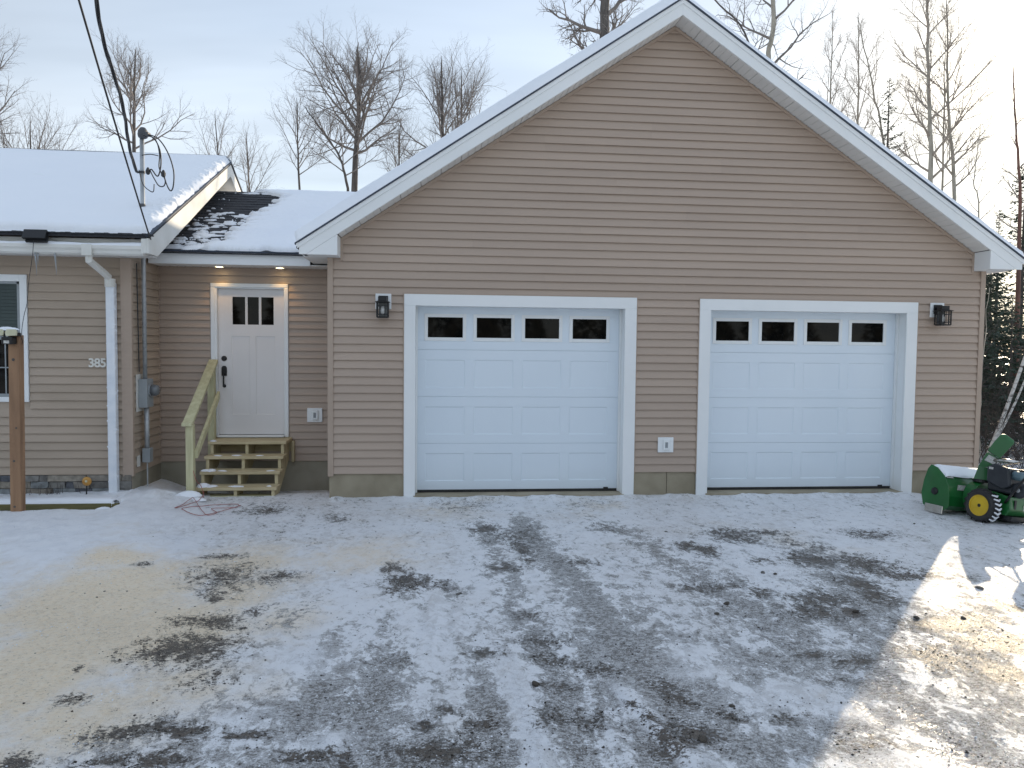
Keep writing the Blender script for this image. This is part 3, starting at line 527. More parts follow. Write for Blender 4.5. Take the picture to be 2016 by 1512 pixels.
# doors
def overhead_door(x, lab, trims):
    xo0, xo1, xi0, xi1 = x
    YD = Y0 + 0.19
    for nm, bx in (('casing_board', (xo0, xi0, -0.03, DT_O - 0.143)), ('casing_board', (xi1, xo1, -0.03, DT_O - 0.143)), ('casing_board', (xo0, xo1, DT_O - 0.1425, DT_O))):
        MB().box(bx[0], bx[1], Y0 - 0.030, Y0 + 0.001, bx[2], bx[3]).build(nm, M['white'], gar, bevel=0.002)
    j = MB()
    for a, b_ in ((xo0 - 0.012, xo0 - 0.0005), (xo1 + 0.0005, xo1 + 0.012)): j.box(a, b_, Y0 - 0.022, Y0 - 0.0005, 0.28, DT_O)
    j.box(xo0 - 0.012, xo1 + 0.012, Y0 - 0.0305, Y0 - 0.0005, DT_O + 0.0005, DT_O + 0.012); j.build('casing_channel', M['post'], gar)
    jb = MB(); jb.box(xi0 - 0.03, xi0 + 0.001, Y0 + 0.0015, YD + 0.08, -0.03, DT_I); jb.box(xi1 - 0.001, xi1 + 0.03, Y0 + 0.0015, YD + 0.08, -0.03, DT_I); jb.box(xi0 - 0.03, xi1 + 0.03, Y0 + 0.0015, YD + 0.08, DT_I - 0.001, DT_I + 0.03)
    jb.build('door_jamb', M['white'], gar)
    st = MB(); st.box(xi0 + 0.002, xi0 + 0.024, YD - 0.045, YD - 0.004, 0.03, DT_I - 0.002); st.box(xi1 - 0.024, xi1 - 0.002, YD - 0.045, YD - 0.004, 0.03, DT_I - 0.002); st.build('door_stop', M['white'], gar)
    MB().box(xi0 - 0.02, xi1 + 0.02, Y0 - 0.045, YD + 0.3, -0.3, 0.024).build('threshold', M['concrete'], gar)
    dr = MB().box(xi0 - 0.02, xi1 + 0.02, YD + 0.022, YD + 0.05, 0.03, 2.47).build('garage_door', M['door'], gar, label=lab)
    zs = [0.058, 0.660, 1.263, 1.866, 2.468]
    c = [xi0 + 0.119 + i * (xi1 - xi0) * 0.2344 for i in range(4)]; cw = (xi1 - xi0) * 0.1915
    for k in range(4):
        z0, z1 = zs[k] + 0.0011, zs[k + 1] - 0.0011
        xa, xb = xi0 + 0.004, xi1 - 0.004; sec = MB()
        hz0, hz1 = (z0 + 0.112, z1 - 0.126) if k < 3 else (1.985, 2.318)
        # face with recessed fields (or window openings on the top section)
        xs = [xa]; 
        for q in c: xs += [q, q + cw]
        xs.append(xb); xs = sorted(xs)
        sec.box(xa, xb, YD, YD + 0.02, z0, hz0); sec.box(xa, xb, YD, YD + 0.02, hz1, z1)
        for i in range(0, len(xs), 2): sec.box(xs[i], xs[i + 1], YD, YD + 0.02, hz0, hz1)
        sec.build('door_section', M['door'], dr, bevel=0.0015)
        for q in c:
            if k < 3:
                # pillow panel: sloped rim, flat centre just behind the face
                pv = []; e = [(0, 0.0003), (0.004, 0.001), (0.012, 0.007)]
                pts = []
                for ins, dp in e: pts.append([(q + ins, YD + dp, hz0 + ins), (q + cw - ins, YD + dp, hz0 + ins), (q + cw - ins, YD + dp, hz1 - ins), (q + ins, YD + dp, hz1 - ins)])
                vsl = [p for r_ in pts for p in r_]
                fs = [(8, 9, 10, 11)] + [(r_ * 4 + i, r_ * 4 + (i + 1) % 4, r_ * 4 + 4 + (i + 1) % 4, r_ * 4 + 4 + i) for r_ in range(2) for i in range(4)]
                MB().add(vsl, fs).build('door_panel', M['door'], dr)
            else:
                wf = MB(); a, b_, f0, f1 = q - 0.012, q + cw + 0.012, hz0 - 0.006, hz1 + 0.006; t = 0.044
                wf.box(a, a + t, YD - 0.010, YD + 0.012, f0, f1); wf.box(b_ - t, b_, YD - 0.010, YD + 0.012, f0, f1); wf.box(a + t, b_ - t, YD - 0.010, YD + 0.012, f0, f0 + t); wf.box(a + t, b_ - t, YD - 0.010, YD + 0.012, f1 - t, f1)
                wf.build('window_frame', M['white'], dr, bevel=0.003)
                MB().box(a + t - 0.002, b_ - t + 0.002, YD + 0.004, YD + 0.010, f0 + t - 0.002, f1 - t + 0.002).build('pane', M['glass'], dr)
    MB().box(xi0 + 0.01, xi1 - 0.01, YD - 0.006, YD + 0.03, 0.027, 0.057).build('bottom_seal', M['rubber'], dr)
    MB().box(xi1 - 0.20, xi1 - 0.14, YD - 0.012, YD + 0.0, 0.058, 0.078).build('lift_handle', M['black'], dr)
overhead_door(D1, 'overhead door next to the entry door', 0)
overhead_door(D2, 'overhead door nearest the snow blower', 0)
# ------------------------------------------------------------------ wall lanterns and outlets
def lantern(x, z, lab):
    t = thing('wall_lantern', lab, 'wall light', (x, Y0, z), 'black lanterns on white mounting blocks')
    MB().box(x - 0.097, x + 0.097, Y0 - 0.034, Y0 - 0.012, z + 0.0, z + 0.192).build('mounting_block', M['white'], t, bevel=0.006)
    MB().box(x - 0.058, x + 0.058, Y0 - 0.050, Y0 - 0.0345, z + 0.045, z + 0.165).build('back_plate', M['black'], t, bevel=0.003)
    yc = Y0 - 0.15; zl, zh = z - 0.105, z + 0.075; r = 0.066
    MB().box(x - 0.022, x + 0.022, Y0 - 0.16, Y0 - 0.0505, z + 0.10, z + 0.128).build('arm', M['black'], t, bevel=0.003)
    c = MB(); c.box(x - 0.052, x + 0.052, yc - 0.052, yc + 0.052, z + 0.092, z + 0.145)
    c.add([(x + a * q, yc + b_ * q, zz) for q, zz in ((0.088, zh), (0.088, zh + 0.008), (0.052, z + 0.095)) for a, b_ in ((-1, -1), (1, -1), (1, 1), (-1, 1))],
          [(3, 2, 1, 0), (8, 9, 10, 11)] + [(r_ * 4 + i, r_ * 4 + (i + 1) % 4, r_ * 4 + 4 + (i + 1) % 4, r_ * 4 + 4 + i) for r_ in range(2) for i in range(4)])
    c.build('cap', M['black'], t)
    f = MB()
    for a in (-1, 1):
        for b_ in (-1, 1): f.box(x + a * r - 0.007, x + a * r + 0.007, yc + b_ * r - 0.007, yc + b_ * r + 0.007, zl, zh)
    for zz in (zl, zl + 0.032, zh - 0.045):
        for a in (-1, 1):
            f.box(x - r + 0.007, x + r - 0.007, yc + a * r - 0.004, yc + a * r + 0.004, zz, zz + 0.009); f.box(x + a * r - 0.004, x + a * r + 0.004, yc - r + 0.007, yc + r - 0.007, zz, zz + 0.009)
    for a in (-0.03, 0.03): f.box(x + a - 0.003, x + a + 0.003, yc - r - 0.003, yc - r + 0.003, zl, zh); f.box(x + r - 0.003, x + r + 0.003, yc + a - 0.003, yc + a + 0.003, zl, zh); f.box(x - r - 0.003, x - r + 0.003, yc + a - 0.003, yc + a + 0.003, zl, zh)
    f.box(x - r, x + r, yc - r, yc + r, zl - 0.008, zl); f.build('cage', M['black'], t)
    g = MB(); g.box(x - 0.05, x + 0.05, yc + r - 0.012, yc + r - 0.008, zl + 0.003, zh - 0.002); g.build('glass', M['clearglass'], t)
    MB().lathe([(0.001, 0), (0.012, 0.004), (0.021, 0.025), (0.024, 0.06), (0.018, 0.09), (0.013, 0.11)], (x, yc, zl + 0.03), 'z', 12).build('bulb', M['bulb'], t, smooth=True)
    return t
lantern(-0.666, 2.362, 'black lantern between the entry and the first overhead door')
lantern(6.632, 2.362, 'black lantern near the corner post above the snow blower')
def outlet(x, z, Y, lab):
    t = thing('outlet_cover', lab, 'electrical outlet', (x, Y, z), 'white outdoor outlets on the siding')
    MB().box(x - 0.103, x + 0.103, Y - 0.032, Y - 0.012, z - 0.098, z + 0.098).build('mounting_block', M['white'], t, bevel=0.005)
    MB().box(x - 0.038, x + 0.048, Y - 0.056, Y - 0.0325, z - 0.064, z + 0.068).build('cover', M['white'], t, bevel=0.008)
    MB().box(x - 0.014, x + 0.022, Y - 0.058, Y - 0.0565, z - 0.036, z + 0.036).build('window', M['grey'], t)
outlet(2.958, 0.662, Y0, 'white outlet cover low on the siding between the overhead doors')
outlet(-1.68, 0.94, 10.75, 'white outlet cover on the siding beside the entry door')

# ------------------------------------------------------------------ house
YH = 9.80; XH = -3.75; HX0 = -13.0
hou = thing('house', 'low tan sided house with a snow covered roof and stone veneer base', 'house', (-6, YH, 0))
E0, RZ0, RSL, YRG = 9.27, 3.156, 0.469, 12.86
hb = MB(); hb.box(HX0, XH - 0.002, YH + 0.001, 15.9, -0.2, 2.95)
hb.prism([(YH + 0.001, 2.95), (15.9, 2.95), (15.9, 3.2), (YRG, 4.62), (YH + 0.001, 3.2)], HX0, XH - 0.002, 'x'); hb.build('wall', M['siding_old'], hou)
WX0, WX1, WZ0, WZ1 = -5.92, -4.937, 1.182, 2.722
z = 0.287
while z < 2.90:
    segs = [(-7.6, XH - 0.106)] if (z + EXPO < WZ0 or z > WZ1 - 0.02) else [(-7.6, WX0 - 0.006), (WX1 + 0.006, XH - 0.106)]
    for a, b_ in segs: course(hou, YH, z, a, b_, a, b_, M['siding_old'], jit=random.uniform(-0.002, 0.002))
    course_x(hou, XH, z, YH + 0.035, 10.735, M['siding_old'])
    z += EXPO
cp = MB(); cp.box(XH - 0.107, XH + 0.020, YH - 0.024, YH - 0.001, 0.262, 2.945); cp.box(XH + 0.0005, XH + 0.020, YH - 0.001, YH + 0.034, 0.262, 2.945); cp.build('corner_post', M['post'], hou, bevel=0.003)
MB().box(XH + 0.0005, XH + 0.02, 10.715, 10.735, 0.29, 2.94).build('corner_trim', M['post'], hou)
MB().box(XH - 0.2, XH + 0.004, YH + 0.003, 10.76, -0.3, 0.286).build('foundation', M['concrete_d'], hou)
MB().box(HX0, XH - 0.2, YH + 0.002, YH + 0.1, -0.3, 0.286).build('foundation', M['concrete_d'], hou)
# stacked stone veneer
zr = -0.02; random.seed(21)
while zr < 0.28:
    hh = random.choice((0.055, 0.07, 0.085)); hh = min(hh, 0.283 - zr); x = XH + 0.001 - random.uniform(0, 0.1)
    if hh < 0.03: break
    x = XH - 0.004
    while x > -6.6:
        wdt = random.choice((0.10, 0.16, 0.22, 0.30, 0.38)) * random.uniform(0.8, 1.2); d = random.uniform(0.018, 0.055)
        a, b_, c0, c1 = x - wdt + 0.004, x - 0.003, zr + 0.003, zr + hh - 0.003; rr = lambda s=0.006: random.uniform(-s, s)
        vs = [(a, YH + 0.004, c0), (b_, YH + 0.004, c0), (b_, YH + 0.004, c1), (a, YH + 0.004, c1),
              (a + rr(), YH - d + rr(), c0 + rr(.004)), ((a + b_) / 2 + rr(.02), YH - d - 0.006 + rr(), c0 + rr(.003)), (b_ + rr(), YH - d + rr(), c0 + rr(.004)),
              (b_ + rr(), YH - d + rr(.008), c1 + rr(.004)), ((a + b_) / 2 + rr(.02), YH - d - 0.004 + rr(), c1 + rr(.003)), (a + rr(), YH - d + rr(.008), c1 + rr(.004))]
        fs = [(4, 5, 8, 9), (5, 6, 7, 8), (0, 1, 6, 5, 4), (3, 9, 8, 7, 2), (0, 4, 9, 3), (1, 2, 7, 6)]
        MB().add(vs, fs).build('stone', random.choice(STONE), hou); x -= wdt
    zr += hh
# window
win = MB(); t = 0.083
win.box(WX0, WX0 + t, YH - 0.03, YH + 0.0, WZ0, WZ1); win.box(WX1 - t, WX1, YH - 0.03, YH + 0.0, WZ0, WZ1); win.box(WX0 + t, WX1 - t, YH - 0.03, YH + 0.0, WZ1 - t, WZ1); win.box(WX0 + t, WX1 - t, YH - 0.03, YH, WZ0, WZ0 + 0.06)
win = win.build('window', M['white'], hou, bevel=0.004)
s = MB(); a, b_ = WX0 + t, WX1 - t
for x0, x1, z0, z1 in ((a, a + 0.035, WZ0 + 0.06, WZ1 - t), (b_ - 0.035, b_, WZ0 + 0.06, WZ1 - t), (a, b_, WZ0 + 0.06, WZ0 + 0.10), (a, b_, WZ1 - t - 0.03, WZ1 - t), (a, b_, 1.935, 1.985)): s.box(x0 + 0.0005, x1 - 0.0005, YH - 0.016, YH - 0.002, z0 + 0.0005, z1 - 0.0005)
s.build('sash', M['grey'], win)
MB().box(a + 0.03, b_ - 0.03, YH - 0.006, YH - 0.003, WZ0 + 0.09, 1.94).build('pane', M['glass'], win)
MB().box(a + 0.03, b_ - 0.03, YH - 0.006, YH - 0.003, 1.98, WZ1 - t - 0.02).build('pane', M['blind'], win)
g = MB(); 
for i in range(1, 4): x = a + (b_ - a) * i / 4 + 0.02; g.box(x - 0.007, x + 0.007, YH - 0.011, YH - 0.0065, WZ0 + 0.10, 1.934)
g.box(a + 0.036, b_ - 0.036, YH - 0.0115, YH - 0.0066, 1.592, 1.606); g.build('muntin', M['grey'], win)
bl = MB()
for i in range(15): zz = 2.0 + i * 0.042; bl.prism([(YH - 0.013, zz), (YH - 0.012, zz), (YH - 0.0065, zz + 0.036), (YH - 0.0075, zz + 0.036)], a + 0.037, b_ - 0.037, 'x')
bl.build('blind', M['blind'], win)
# roof, fascia, gutter
XRK = -3.335
zr = lambda y: RZ0 + RSL * (y - E0)
top = lambda y: zr(y) if y < YRG else zr(2 * YRG - y)
MB().prism([(E0, zr(E0)), (YRG, zr(YRG)), (2 * YRG - E0, zr(E0)), (2 * YRG - E0, zr(E0) - 0.03), (YRG, zr(YRG) - 0.03), (E0, zr(E0) - 0.03)], HX0, XRK + 0.012, 'x').build('roof', M['shingle'], hou)
sh = MB(); random.seed(4)
for i in range(120): x = -9.6 + i * 0.0525; sh.box(x, x + 0.048, E0 - 0.012 - random.uniform(0, 0.006), E0 + 0.09, zr(E0) + 0.001, zr(E0) + 0.014 + random.uniform(0, 0.010))
sh.build('shingle_edge', M['shingle'], hou, kind='stuff')
MB().box(HX0, XRK - 0.09, 9.372, 9.392, 2.953, 3.122).build('fascia', M['old_white'], hou)
MB().box(HX0, XRK - 0.09, 9.392, YH - 0.016, 2.950, 2.962).build('eave_soffit', M['soffit'], hou)
gp = [(9.371, 3.04), (9.371, 2.93), (9.325, 2.925), (9.300, 2.945), (9.292, 2.975), (9.272, 3.0), (9.268, 3.035), (9.274, 3.035), (9.280, 3.002), (9.299, 2.98), (9.306, 2.95), (9.328, 2.932), (9.364, 2.936), (9.364, 3.04)]
MB().prism(gp, -9.5, -3.405, 'x').build('gutter', M['old_white'], hou)
ge = MB(); ge.box(-3.404, -3.399, 9.268, 9.371, 2.928, 3.038); ge.build('gutter_end', M['old_white'], hou); MB().box(-4.075, -3.965, 9.262, 9.29, 2.915, 3.042).build('gutter_outlet', M['old_white'], hou)
for nm, pl in (('rake_board', [(E0, zr(E0) - 0.012), (YRG, zr(YRG) - 0.012), (YRG, zr(YRG) - 0.225), (9.56, 2.95), (E0, 2.95)]), ('rake_board', [(YRG + 0.001, zr(YRG) - 0.012), (2 * YRG - E0, zr(E0) - 0.012), (2 * YRG - E0, zr(E0) - 0.225), (YRG + 0.001, zr(YRG) - 0.225)])):
    MB().prism(pl, XRK - 0.025, XRK, 'x').build(nm, M['old_white'], hou, bevel=0.003)
MB().prism([(E0 - 0.01, zr(E0) - 0.012), (YRG, zr(YRG) - 0.012), (YRG, zr(YRG) + 0.008), (E0 - 0.01, zr(E0) + 0.008)], XRK - 0.03, XRK + 0.016, 'x').build('rake_edge', M['drip'], hou)
MB().box(-3.42, XRK - 0.026, E0 + 0.001, 9.40, 2.951, zr(E0) - 0.035).build('eave_return', M['old_white'], hou, bevel=0.003)
MB().prism([(9.41, 2.951), (YRG, zr(YRG) - 0.20), (YRG, zr(YRG) - 0.185), (9.41, 2.966)], XH + 0.021, XRK - 0.027, 'x').build('eave_soffit', M['soffit'], hou)
MB().prism([(YRG, zr(YRG) - 0.20), (2 * YRG - 9.41, 2.951), (2 * YRG - 9.41, 2.966), (YRG, zr(YRG) - 0.185)], XH + 0.021, XRK - 0.027, 'x').build('eave_soffit', M['soffit'], hou)
k = math.sqrt(1 + RSL * RSL); LH = (YRG - E0) * k
def tf(u, v):
    d = np.minimum(v - 0.035 - 0.07 * (fbm(u * 5, v * 0 + 3, 4) - 0.35), 9.68 - u - 0.05 * fbm(v * 9, u * 0, 4) ** 2)
    t = (0.085 + 0.022 * (fbm(u * 0.7, v * 0.9, 3) - 0.5)) * (1 - np.exp(-np.maximum(d, 0) / 0.035)) + 0.004 * (fbm(u * 9, v * 9, 3) - 0.5)
    e = np.exp(-np.maximum(9.68 - u, 0) / 0.11); t = t + e * 0.055 * np.maximum(fbm(u * 22, v * 16, 4) - 0.42, 0) * 3 * (d > 0.02)
    t = t + 0.03 * np.exp(-(((u - 7.48) / 0.05) ** 2 + ((v - 2.35) / 0.03) ** 2))
    return np.where(d > 0, np.maximum(t, 0.001), -0.006)
def usheet(): pass
uu = np.concatenate([np.linspace(0, 7.5, 150), np.linspace(7.52, 9.70, 200)])
def snow_uv(name, O, U, V, nrm, uu, vv, tf, label, m):
    u, v = np.meshgrid(uu, vv, indexing='ij'); t = tf(u, v); O, U, V, nrm = (np.array(q, float) for q in (O, U, V, nrm))
    o = grid_mesh(name, O + u[..., None] * U + v[..., None] * V + t[..., None] * nrm, m); return tag(o, label, kind='stuff')
snow_uv('roof_snow', (HX0 - 0.02, E0, zr(E0) + 0.012), (1, 0, 0), (0, 1 / k, RSL / k), (0, -RSL / k, 1 / k), uu, np.linspace(0, LH + 0.04, 230), tf, 'smooth deep snow on the house roof around the grey mast', M['crust'])
def tfr(u, v): return np.where((9.68 - u) > 0, 0.09 * (1 - np.exp(-np.maximum(9.68 - u, 0) / 0.03)), -0.006) + 0 * v
snow_uv('roof_snow', (HX0 - 0.02, 2 * YRG - E0, zr(E0) + 0.012), (1, 0, 0), (0, -1 / k, RSL / k), (0, RSL / k, 1 / k), np.linspace(0, 9.7, 120), np.linspace(0, LH + 0.04, 40), tfr, 'snow on the far slope of the house roof', M['crust'])
P = np.zeros((260, 7, 3)); ug = np.linspace(-9.4, -3.42, 260)
for j, (dy, dz) in enumerate(((0.002, -0.012), (0.002, 0.0), (0.012, 1.0), (0.05, 1.25), (0.085, 0.9), (0.1, 0.4), (0.102, -0.01))):
    hgt = 0.014 + 0.022 * fbm(ug * 2.2, ug * 0, 4) ** 1.5 * 2
    P[:, j, 0] = ug; P[:, j, 1] = 9.268 + dy - 0.004 * (j == 2); P[:, j, 2] = 3.034 + (dz * hgt if dz > 0 else dz)
tag(grid_mesh('gutter_snow', P, M['snow']), 'strip of snow lying in the white house gutter', kind='stuff')
# downspout
dsx = -3.944; dp = MB()
dp.tube([(dsx - 0.075, 9.32, 2.95), (dsx - 0.072, 9.32, 2.86), (dsx - 0.03, 9.56, 2.76), (dsx - 0.005, 9.68, 2.70)], 0.042, 6)
dp = dp.build('downspout', M['old_white'], hou)
pd = MB(); pd.box(dsx - 0.052, dsx + 0.050, 9.685, 9.775, 0.03, 2.64); pd.build('lower_pipe', M['pvc'], dp, bevel=0.012)
MB().lathe([(0.060, 0), (0.062, 0.10), (0.040, 0.10), (0.040, 0.03)], (dsx - 0.005, 9.715, 2.585), 'z', 12).build('adapter', M['old_white'], dp)
random.seed(9); ic = MB()
for i in range(70):
    zz = random.uniform(0.2, 2.55); r = random.uniform(0.004, 0.011); sx = random.choice((-1, 1)); ic.lathe([(0.0005, -r * 2), (r, 0), (0.0005, r * 1.5)], (dsx + sx * 0.05 + random.uniform(-.004, .004), 9.70 + random.uniform(-0.01, 0.06), zz), 'z', 6)
ic.build('ice_crust', M['pvc'], dp, kind='stuff')
# house number
def number(txt, x, zc, size):
    c = bpy.data.curves.new('digits', 'FONT'); c.body = txt; c.size = size; c.extrude = 0.006; c.offset = 0.003; c.bevel_depth = 0.0008
    o = bpy.data.objects.new('tmp', c); COL.objects.link(o); dg = bpy.context.evaluated_depsgraph_get(); dg.update()
    me = bpy.data.meshes.new_from_object(o.evaluated_get(dg)); bpy.data.objects.remove(o)
    me.transform(Matrix.Translation((x, YH - 0.021, zc)) @ Matrix.Rotation(R(90), 4, 'X')); me.materials.clear()
    return me
hn = MB().box(-4.25, -4.04, YH - 0.0135, YH - 0.0125, 1.64, 1.70).build('house_number', M['siding_old'], hou)
for i, ch in enumerate('385'): link('digit', number(ch, -4.244 + i * 0.069, 1.614, 0.150), M['number'], hn)
# ------------------------------------------------------------------ entry link
YB = 10.75
ent = thing('entryway', 'recessed tan entry linking the house and the garage', 'building', (-2.55, YB, 0))
DX0, DX1, DZ0, DZ1 = -3.063, -2.032, 0.635, 2.736
eb = MB(); eb.box(XH, GL, YB + 0.12, 15.2, -0.3, 2.95); eb.box(XH, DX0 + 0.05, YB + 0.001, YB + 0.1195, -0.3, 2.95); eb.box(DX1 - 0.05, GL, YB + 0.001, YB + 0.1195, -0.3, 2.95); eb.box(DX0 + 0.05, DX1 - 0.05, YB + 0.001, YB + 0.1195, DZ1 - 0.03, 2.95); eb.build('wall', M['siding'], ent)
MB().box(XH + 0.005, GL - 0.001, YB - 0.003, YB + 0.0, -0.35, 0.298).build('foundation', M['concrete_d'], ent)
z = 0.302
while z < 2.93:
    h = min(EXPO, 2.945 - z)
    sg = [(XH + 0.021, GL)] if (z + h < DZ0 - 0.01 or z > DZ1 - 0.03) else [(XH + 0.021, DX0 - 0.004), (DX1 + 0.004, GL)]
    for a, b_ in sg: course(ent, YB, z, a, b_, a, b_, M['siding'], h=h, jit=random.uniform(-0.0015, 0.0015))
    z += EXPO
dc = MB(); t = 0.055
dc.box(DX0, DX0 + t, YB - 0.034, YB + 0.001, DZ0, DZ1 - t); dc.box(DX1 - t, DX1, YB - 0.034, YB + 0.001, DZ0, DZ1 - t); dc.box(DX0, DX1, YB - 0.034, YB + 0.001, DZ1 - t + 0.0005, DZ1)
dc.build('door_casing', M['white'], ent, bevel=0.008)
SX0, SX1, SZ0, SZ1 = -2.979, -2.093, 0.668, 2.664; YD = YB + 0.035
jm = MB(); jm.box(DX0 + t, SX0 - 0.002, YB - 0.022, YD + 0.06, DZ0, DZ1 - t); jm.box(SX1 + 0.002, DX1 - t, YB - 0.022, YD + 0.06, DZ0, DZ1 - t); jm.box(SX0 - 0.002, SX1 + 0.002, YB - 0.022, YD + 0.06, SZ1 + 0.002, DZ1 - t)
jm.build('door_jamb', M['white'], ent)
lites = [(-2.790, -2.620), (-2.588, -2.438), (-2.406, -2.240)]; LZ0, LZ1 = 2.178, 2.556
e = MB(); lx = [SX0, lites[0][0]] ; xs = [SX0]
for a, b_ in lites: xs += [a, b_]
xs.append(SX1)
e.box(SX0, SX1, YD, YD + 0.04, LZ1, SZ1)
for i in range(0, len(xs), 2): e.box(xs[i], xs[i + 1], YD, YD + 0.04, LZ0, LZ1)
pn = [(-2.803, -2.562), (-2.482, -2.226)]; PZ0, PZ1 = 0.94, 2.02
e.box(SX0, SX1, YD, YD + 0.04, PZ1, LZ0); e.box(SX0, SX1, YD, YD + 0.04, SZ0, PZ0); xs = [SX0, pn[0][0], pn[0][1], pn[1][0], pn[1][1], SX1]
for i in range(0, 6, 2): e.box(xs[i], xs[i + 1], YD, YD + 0.04, PZ0, PZ1)
edoor = e.build('front_door', M['entry'], ent, label='off white entry door with three narrow panes')
for a, b_ in pn:
    vs = []
    for ins, d in ((0, 0.0), (0.004, 0.007), (0.018, 0.008)): vs += [(a + ins, YD + d, PZ0 + ins), (b_ - ins, YD + d, PZ0 + ins), (b_ - ins, YD + d, PZ1 - ins), (a + ins, YD + d, PZ1 - ins)]
    MB().add(vs, [(8, 9, 10, 11)] + [(r_ * 4 + i, r_ * 4 + (i + 1) % 4, r_ * 4 + 4 + (i + 1) % 4, r_ * 4 + 4 + i) for r_ in range(2) for i in range(4)]).build('door_panel', M['entry'], edoor)
for a, b_ in lites: MB().box(a - 0.002, b_ + 0.002, YD + 0.016, YD + 0.022, LZ0 - 0.002, LZ1 + 0.002).build('pane', M['glass'], edoor)
hx = -2.903
MB().lathe([(0.036, 0), (0.036, -0.014), (0.024, -0.022), (0.0005, -0.022)], (hx, YD, 1.712), 'y', 20).build('deadbolt', M['black'], edoor, smooth=False)
hd = MB(); hd.prism([(hx - 0.034, 1.475), (hx + 0.034, 1.475), (hx + 0.036, 1.53), (hx + 0.034, 1.585), (hx + 0.018, 1.61), (hx - 0.018, 1.61), (hx - 0.034, 1.585), (hx - 0.036, 1.53)], YD - 0.016, YD, 'y')
hd.tube([(hx, YD - 0.016, 1.50), (hx, YD - 0.05, 1.49), (hx + 0.004, YD - 0.062, 1.45), (hx + 0.004, YD - 0.062, 1.39), (hx, YD - 0.045, 1.345), (hx, YD - 0.012, 1.335)], [0.009, 0.010, 0.011, 0.011, 0.011, 0.010], 10)
hd.lathe([(0.024, 0), (0.022, -0.012), (0.001, -0.014)], (hx, YD, 1.335), 'y', 14); hd.build('handle', M['black'], edoor)
MB().box(SX0, SX1, YD - 0.10, YD + 0.04, DZ0 + 0.001, DZ0 + 0.026).build('door_sill', M['white'], ent, bevel=0.003)
MB().box(SX0 + 0.003, SX1 - 0.003, YD - 0.002, YD + 0.03, DZ0 + 0.027, SZ0 - 0.001).build('door_sweep', M['rubber'], ent)
MB().box(XH + 0.03, XC - EX - 0.035, 10.318, 10.34, 2.945, 3.118).build('fascia', M['white'], ent, bevel=0.003)
x = XH + 0.022; 
while x < GL - 0.03:
    w_ = min(0.3048, GL - x); MB().box(x + 0.001, x + w_ - 0.002, 10.341, YB - 0.001, 2.951, 2.962).build('soffit_panel', M['soffit'], ent)
    for j in (1, 2): pass
    x += w_
nbm = MB(); x = XH + 0.06
while x < GL: nbm.box(x - 0.012, x + 0.012, YB - 0.030, YB - 0.003, 2.936, 2.9505); x += 0.1016
nbm.build('soffit_channel', M['post'], ent, kind='stuff')
BE, BZ, BSL, BRG = 10.27, 3.111, 0.474, 12.95
bz = lambda y: BZ + BSL * (y - BE)
MB().prism([(BE, bz(BE) - 0.012), (BRG, bz(BRG) - 0.012), (2 * BRG - BE, bz(BE) - 0.012), (2 * BRG - BE, bz(BE) - 0.04), (BRG, bz(BRG) - 0.04), (BE, bz(BE) - 0.04)], XH + 0.022, 0.6, 'x').build('roof', M['shingle'], ent)
MB().box(XH + 0.03, XC - EX - 0.04, BE - 0.014, BE + 0.02, bz(BE) - 0.012, bz(BE) + 0.004).build('drip_edge', M['drip'], ent)
sh = MB(); random.seed(12); kb = math.sqrt(1 + BSL * BSL); ny, nz = 1 / kb, BSL / kb; row = 0; v = 0.0; LB = (BRG - BE) * kb
while v < LB:
    x = XH + 0.023 + (row % 3) * -0.1
    while x < 0.4:
        w_ = random.choice((0.16, 0.22, 0.33)); a, b_ = max(x, XH + 0.023), x + w_ - 0.004
        th = 0.007 + random.choice((0, 0, 0.004)); v1 = min(v + 0.17, LB)
        if b_ > a + 0.01:
            pts = [(v, 0.0), (v, th), (v1, 0.001), (v1, -0.004)]
            sh.add([(xx, BE + q * ny - n_ * nz, bz(BE) - 0.010 + q * nz + n_ * ny) for xx in (a, b_) for q, n_ in pts], [(0, 1, 2, 3), (7, 6, 5, 4), (0, 4, 5, 1), (1, 5, 6, 2), (3, 2, 6, 7), (0, 3, 7, 4)])
        x += w_
    v += 0.143; row += 1
sh.build('shingles', M['shingle'], ent, kind='stuff')
def tfb(u, v):
    f = v / LB
    ub = 0.70 + 0.55 * f - 0.35 * np.maximum(f - 0.93, 0) / 0.07
    streak = fbm(u * 2.6 + 3, v * 8.5, 5) - 0.5
    d = u - ub + 0.5 * streak + 0.25 * (fbm(u * 9 + 2, v * 20, 3) - 0.5)
    deep = 0.062 * (1 - np.exp(-np.maximum(d, 0) / 0.07)) + 0.014 * (fbm(u * 5, v * 5, 4) - 0.5) * (d > 0) + 0.012 * np.maximum(fbm(u * 14, v * 14, 3) - 0.5, 0) * (d > 0)
    block = np.exp(-(((u - 0.80) / 0.34) ** 4 + ((f - 0.80) / 0.14) ** 4))
    edge = np.exp(-np.maximum(u - 0.02, 0) / (0.06 + 0.09 * f))
    p = 1.25 * (fbm(u * 6.5 + 31, v * 22, 5) - 0.5) + 0.10 * (1 - f) - 0.5 * block - 0.6 * edge - 0.15 - 0.12 * np.maximum(f - 0.35, 0) + 0.20 * np.exp(-((v - 0.10) / 0.16) ** 2) * sstep(0.25, 0.55, u) - 0.07 * (u < 0.45)
    thin = np.where(p > 0, 0.012 * (1 - np.exp(-np.maximum(p, 0) / 0.03)), -0.02)
    t = np.where((d > 0) & (block < 0.5), np.maximum(deep, thin), thin)
    lip = v - 0.015 - 0.10 * np.maximum(fbm(u * 6, v * 0 + 8, 4) - 0.42, 0) * 2
    t = np.where(lip > 0, t * (1 - np.exp(-np.maximum(lip, 0) / 0.03)), -0.02)
    return t + 0.004
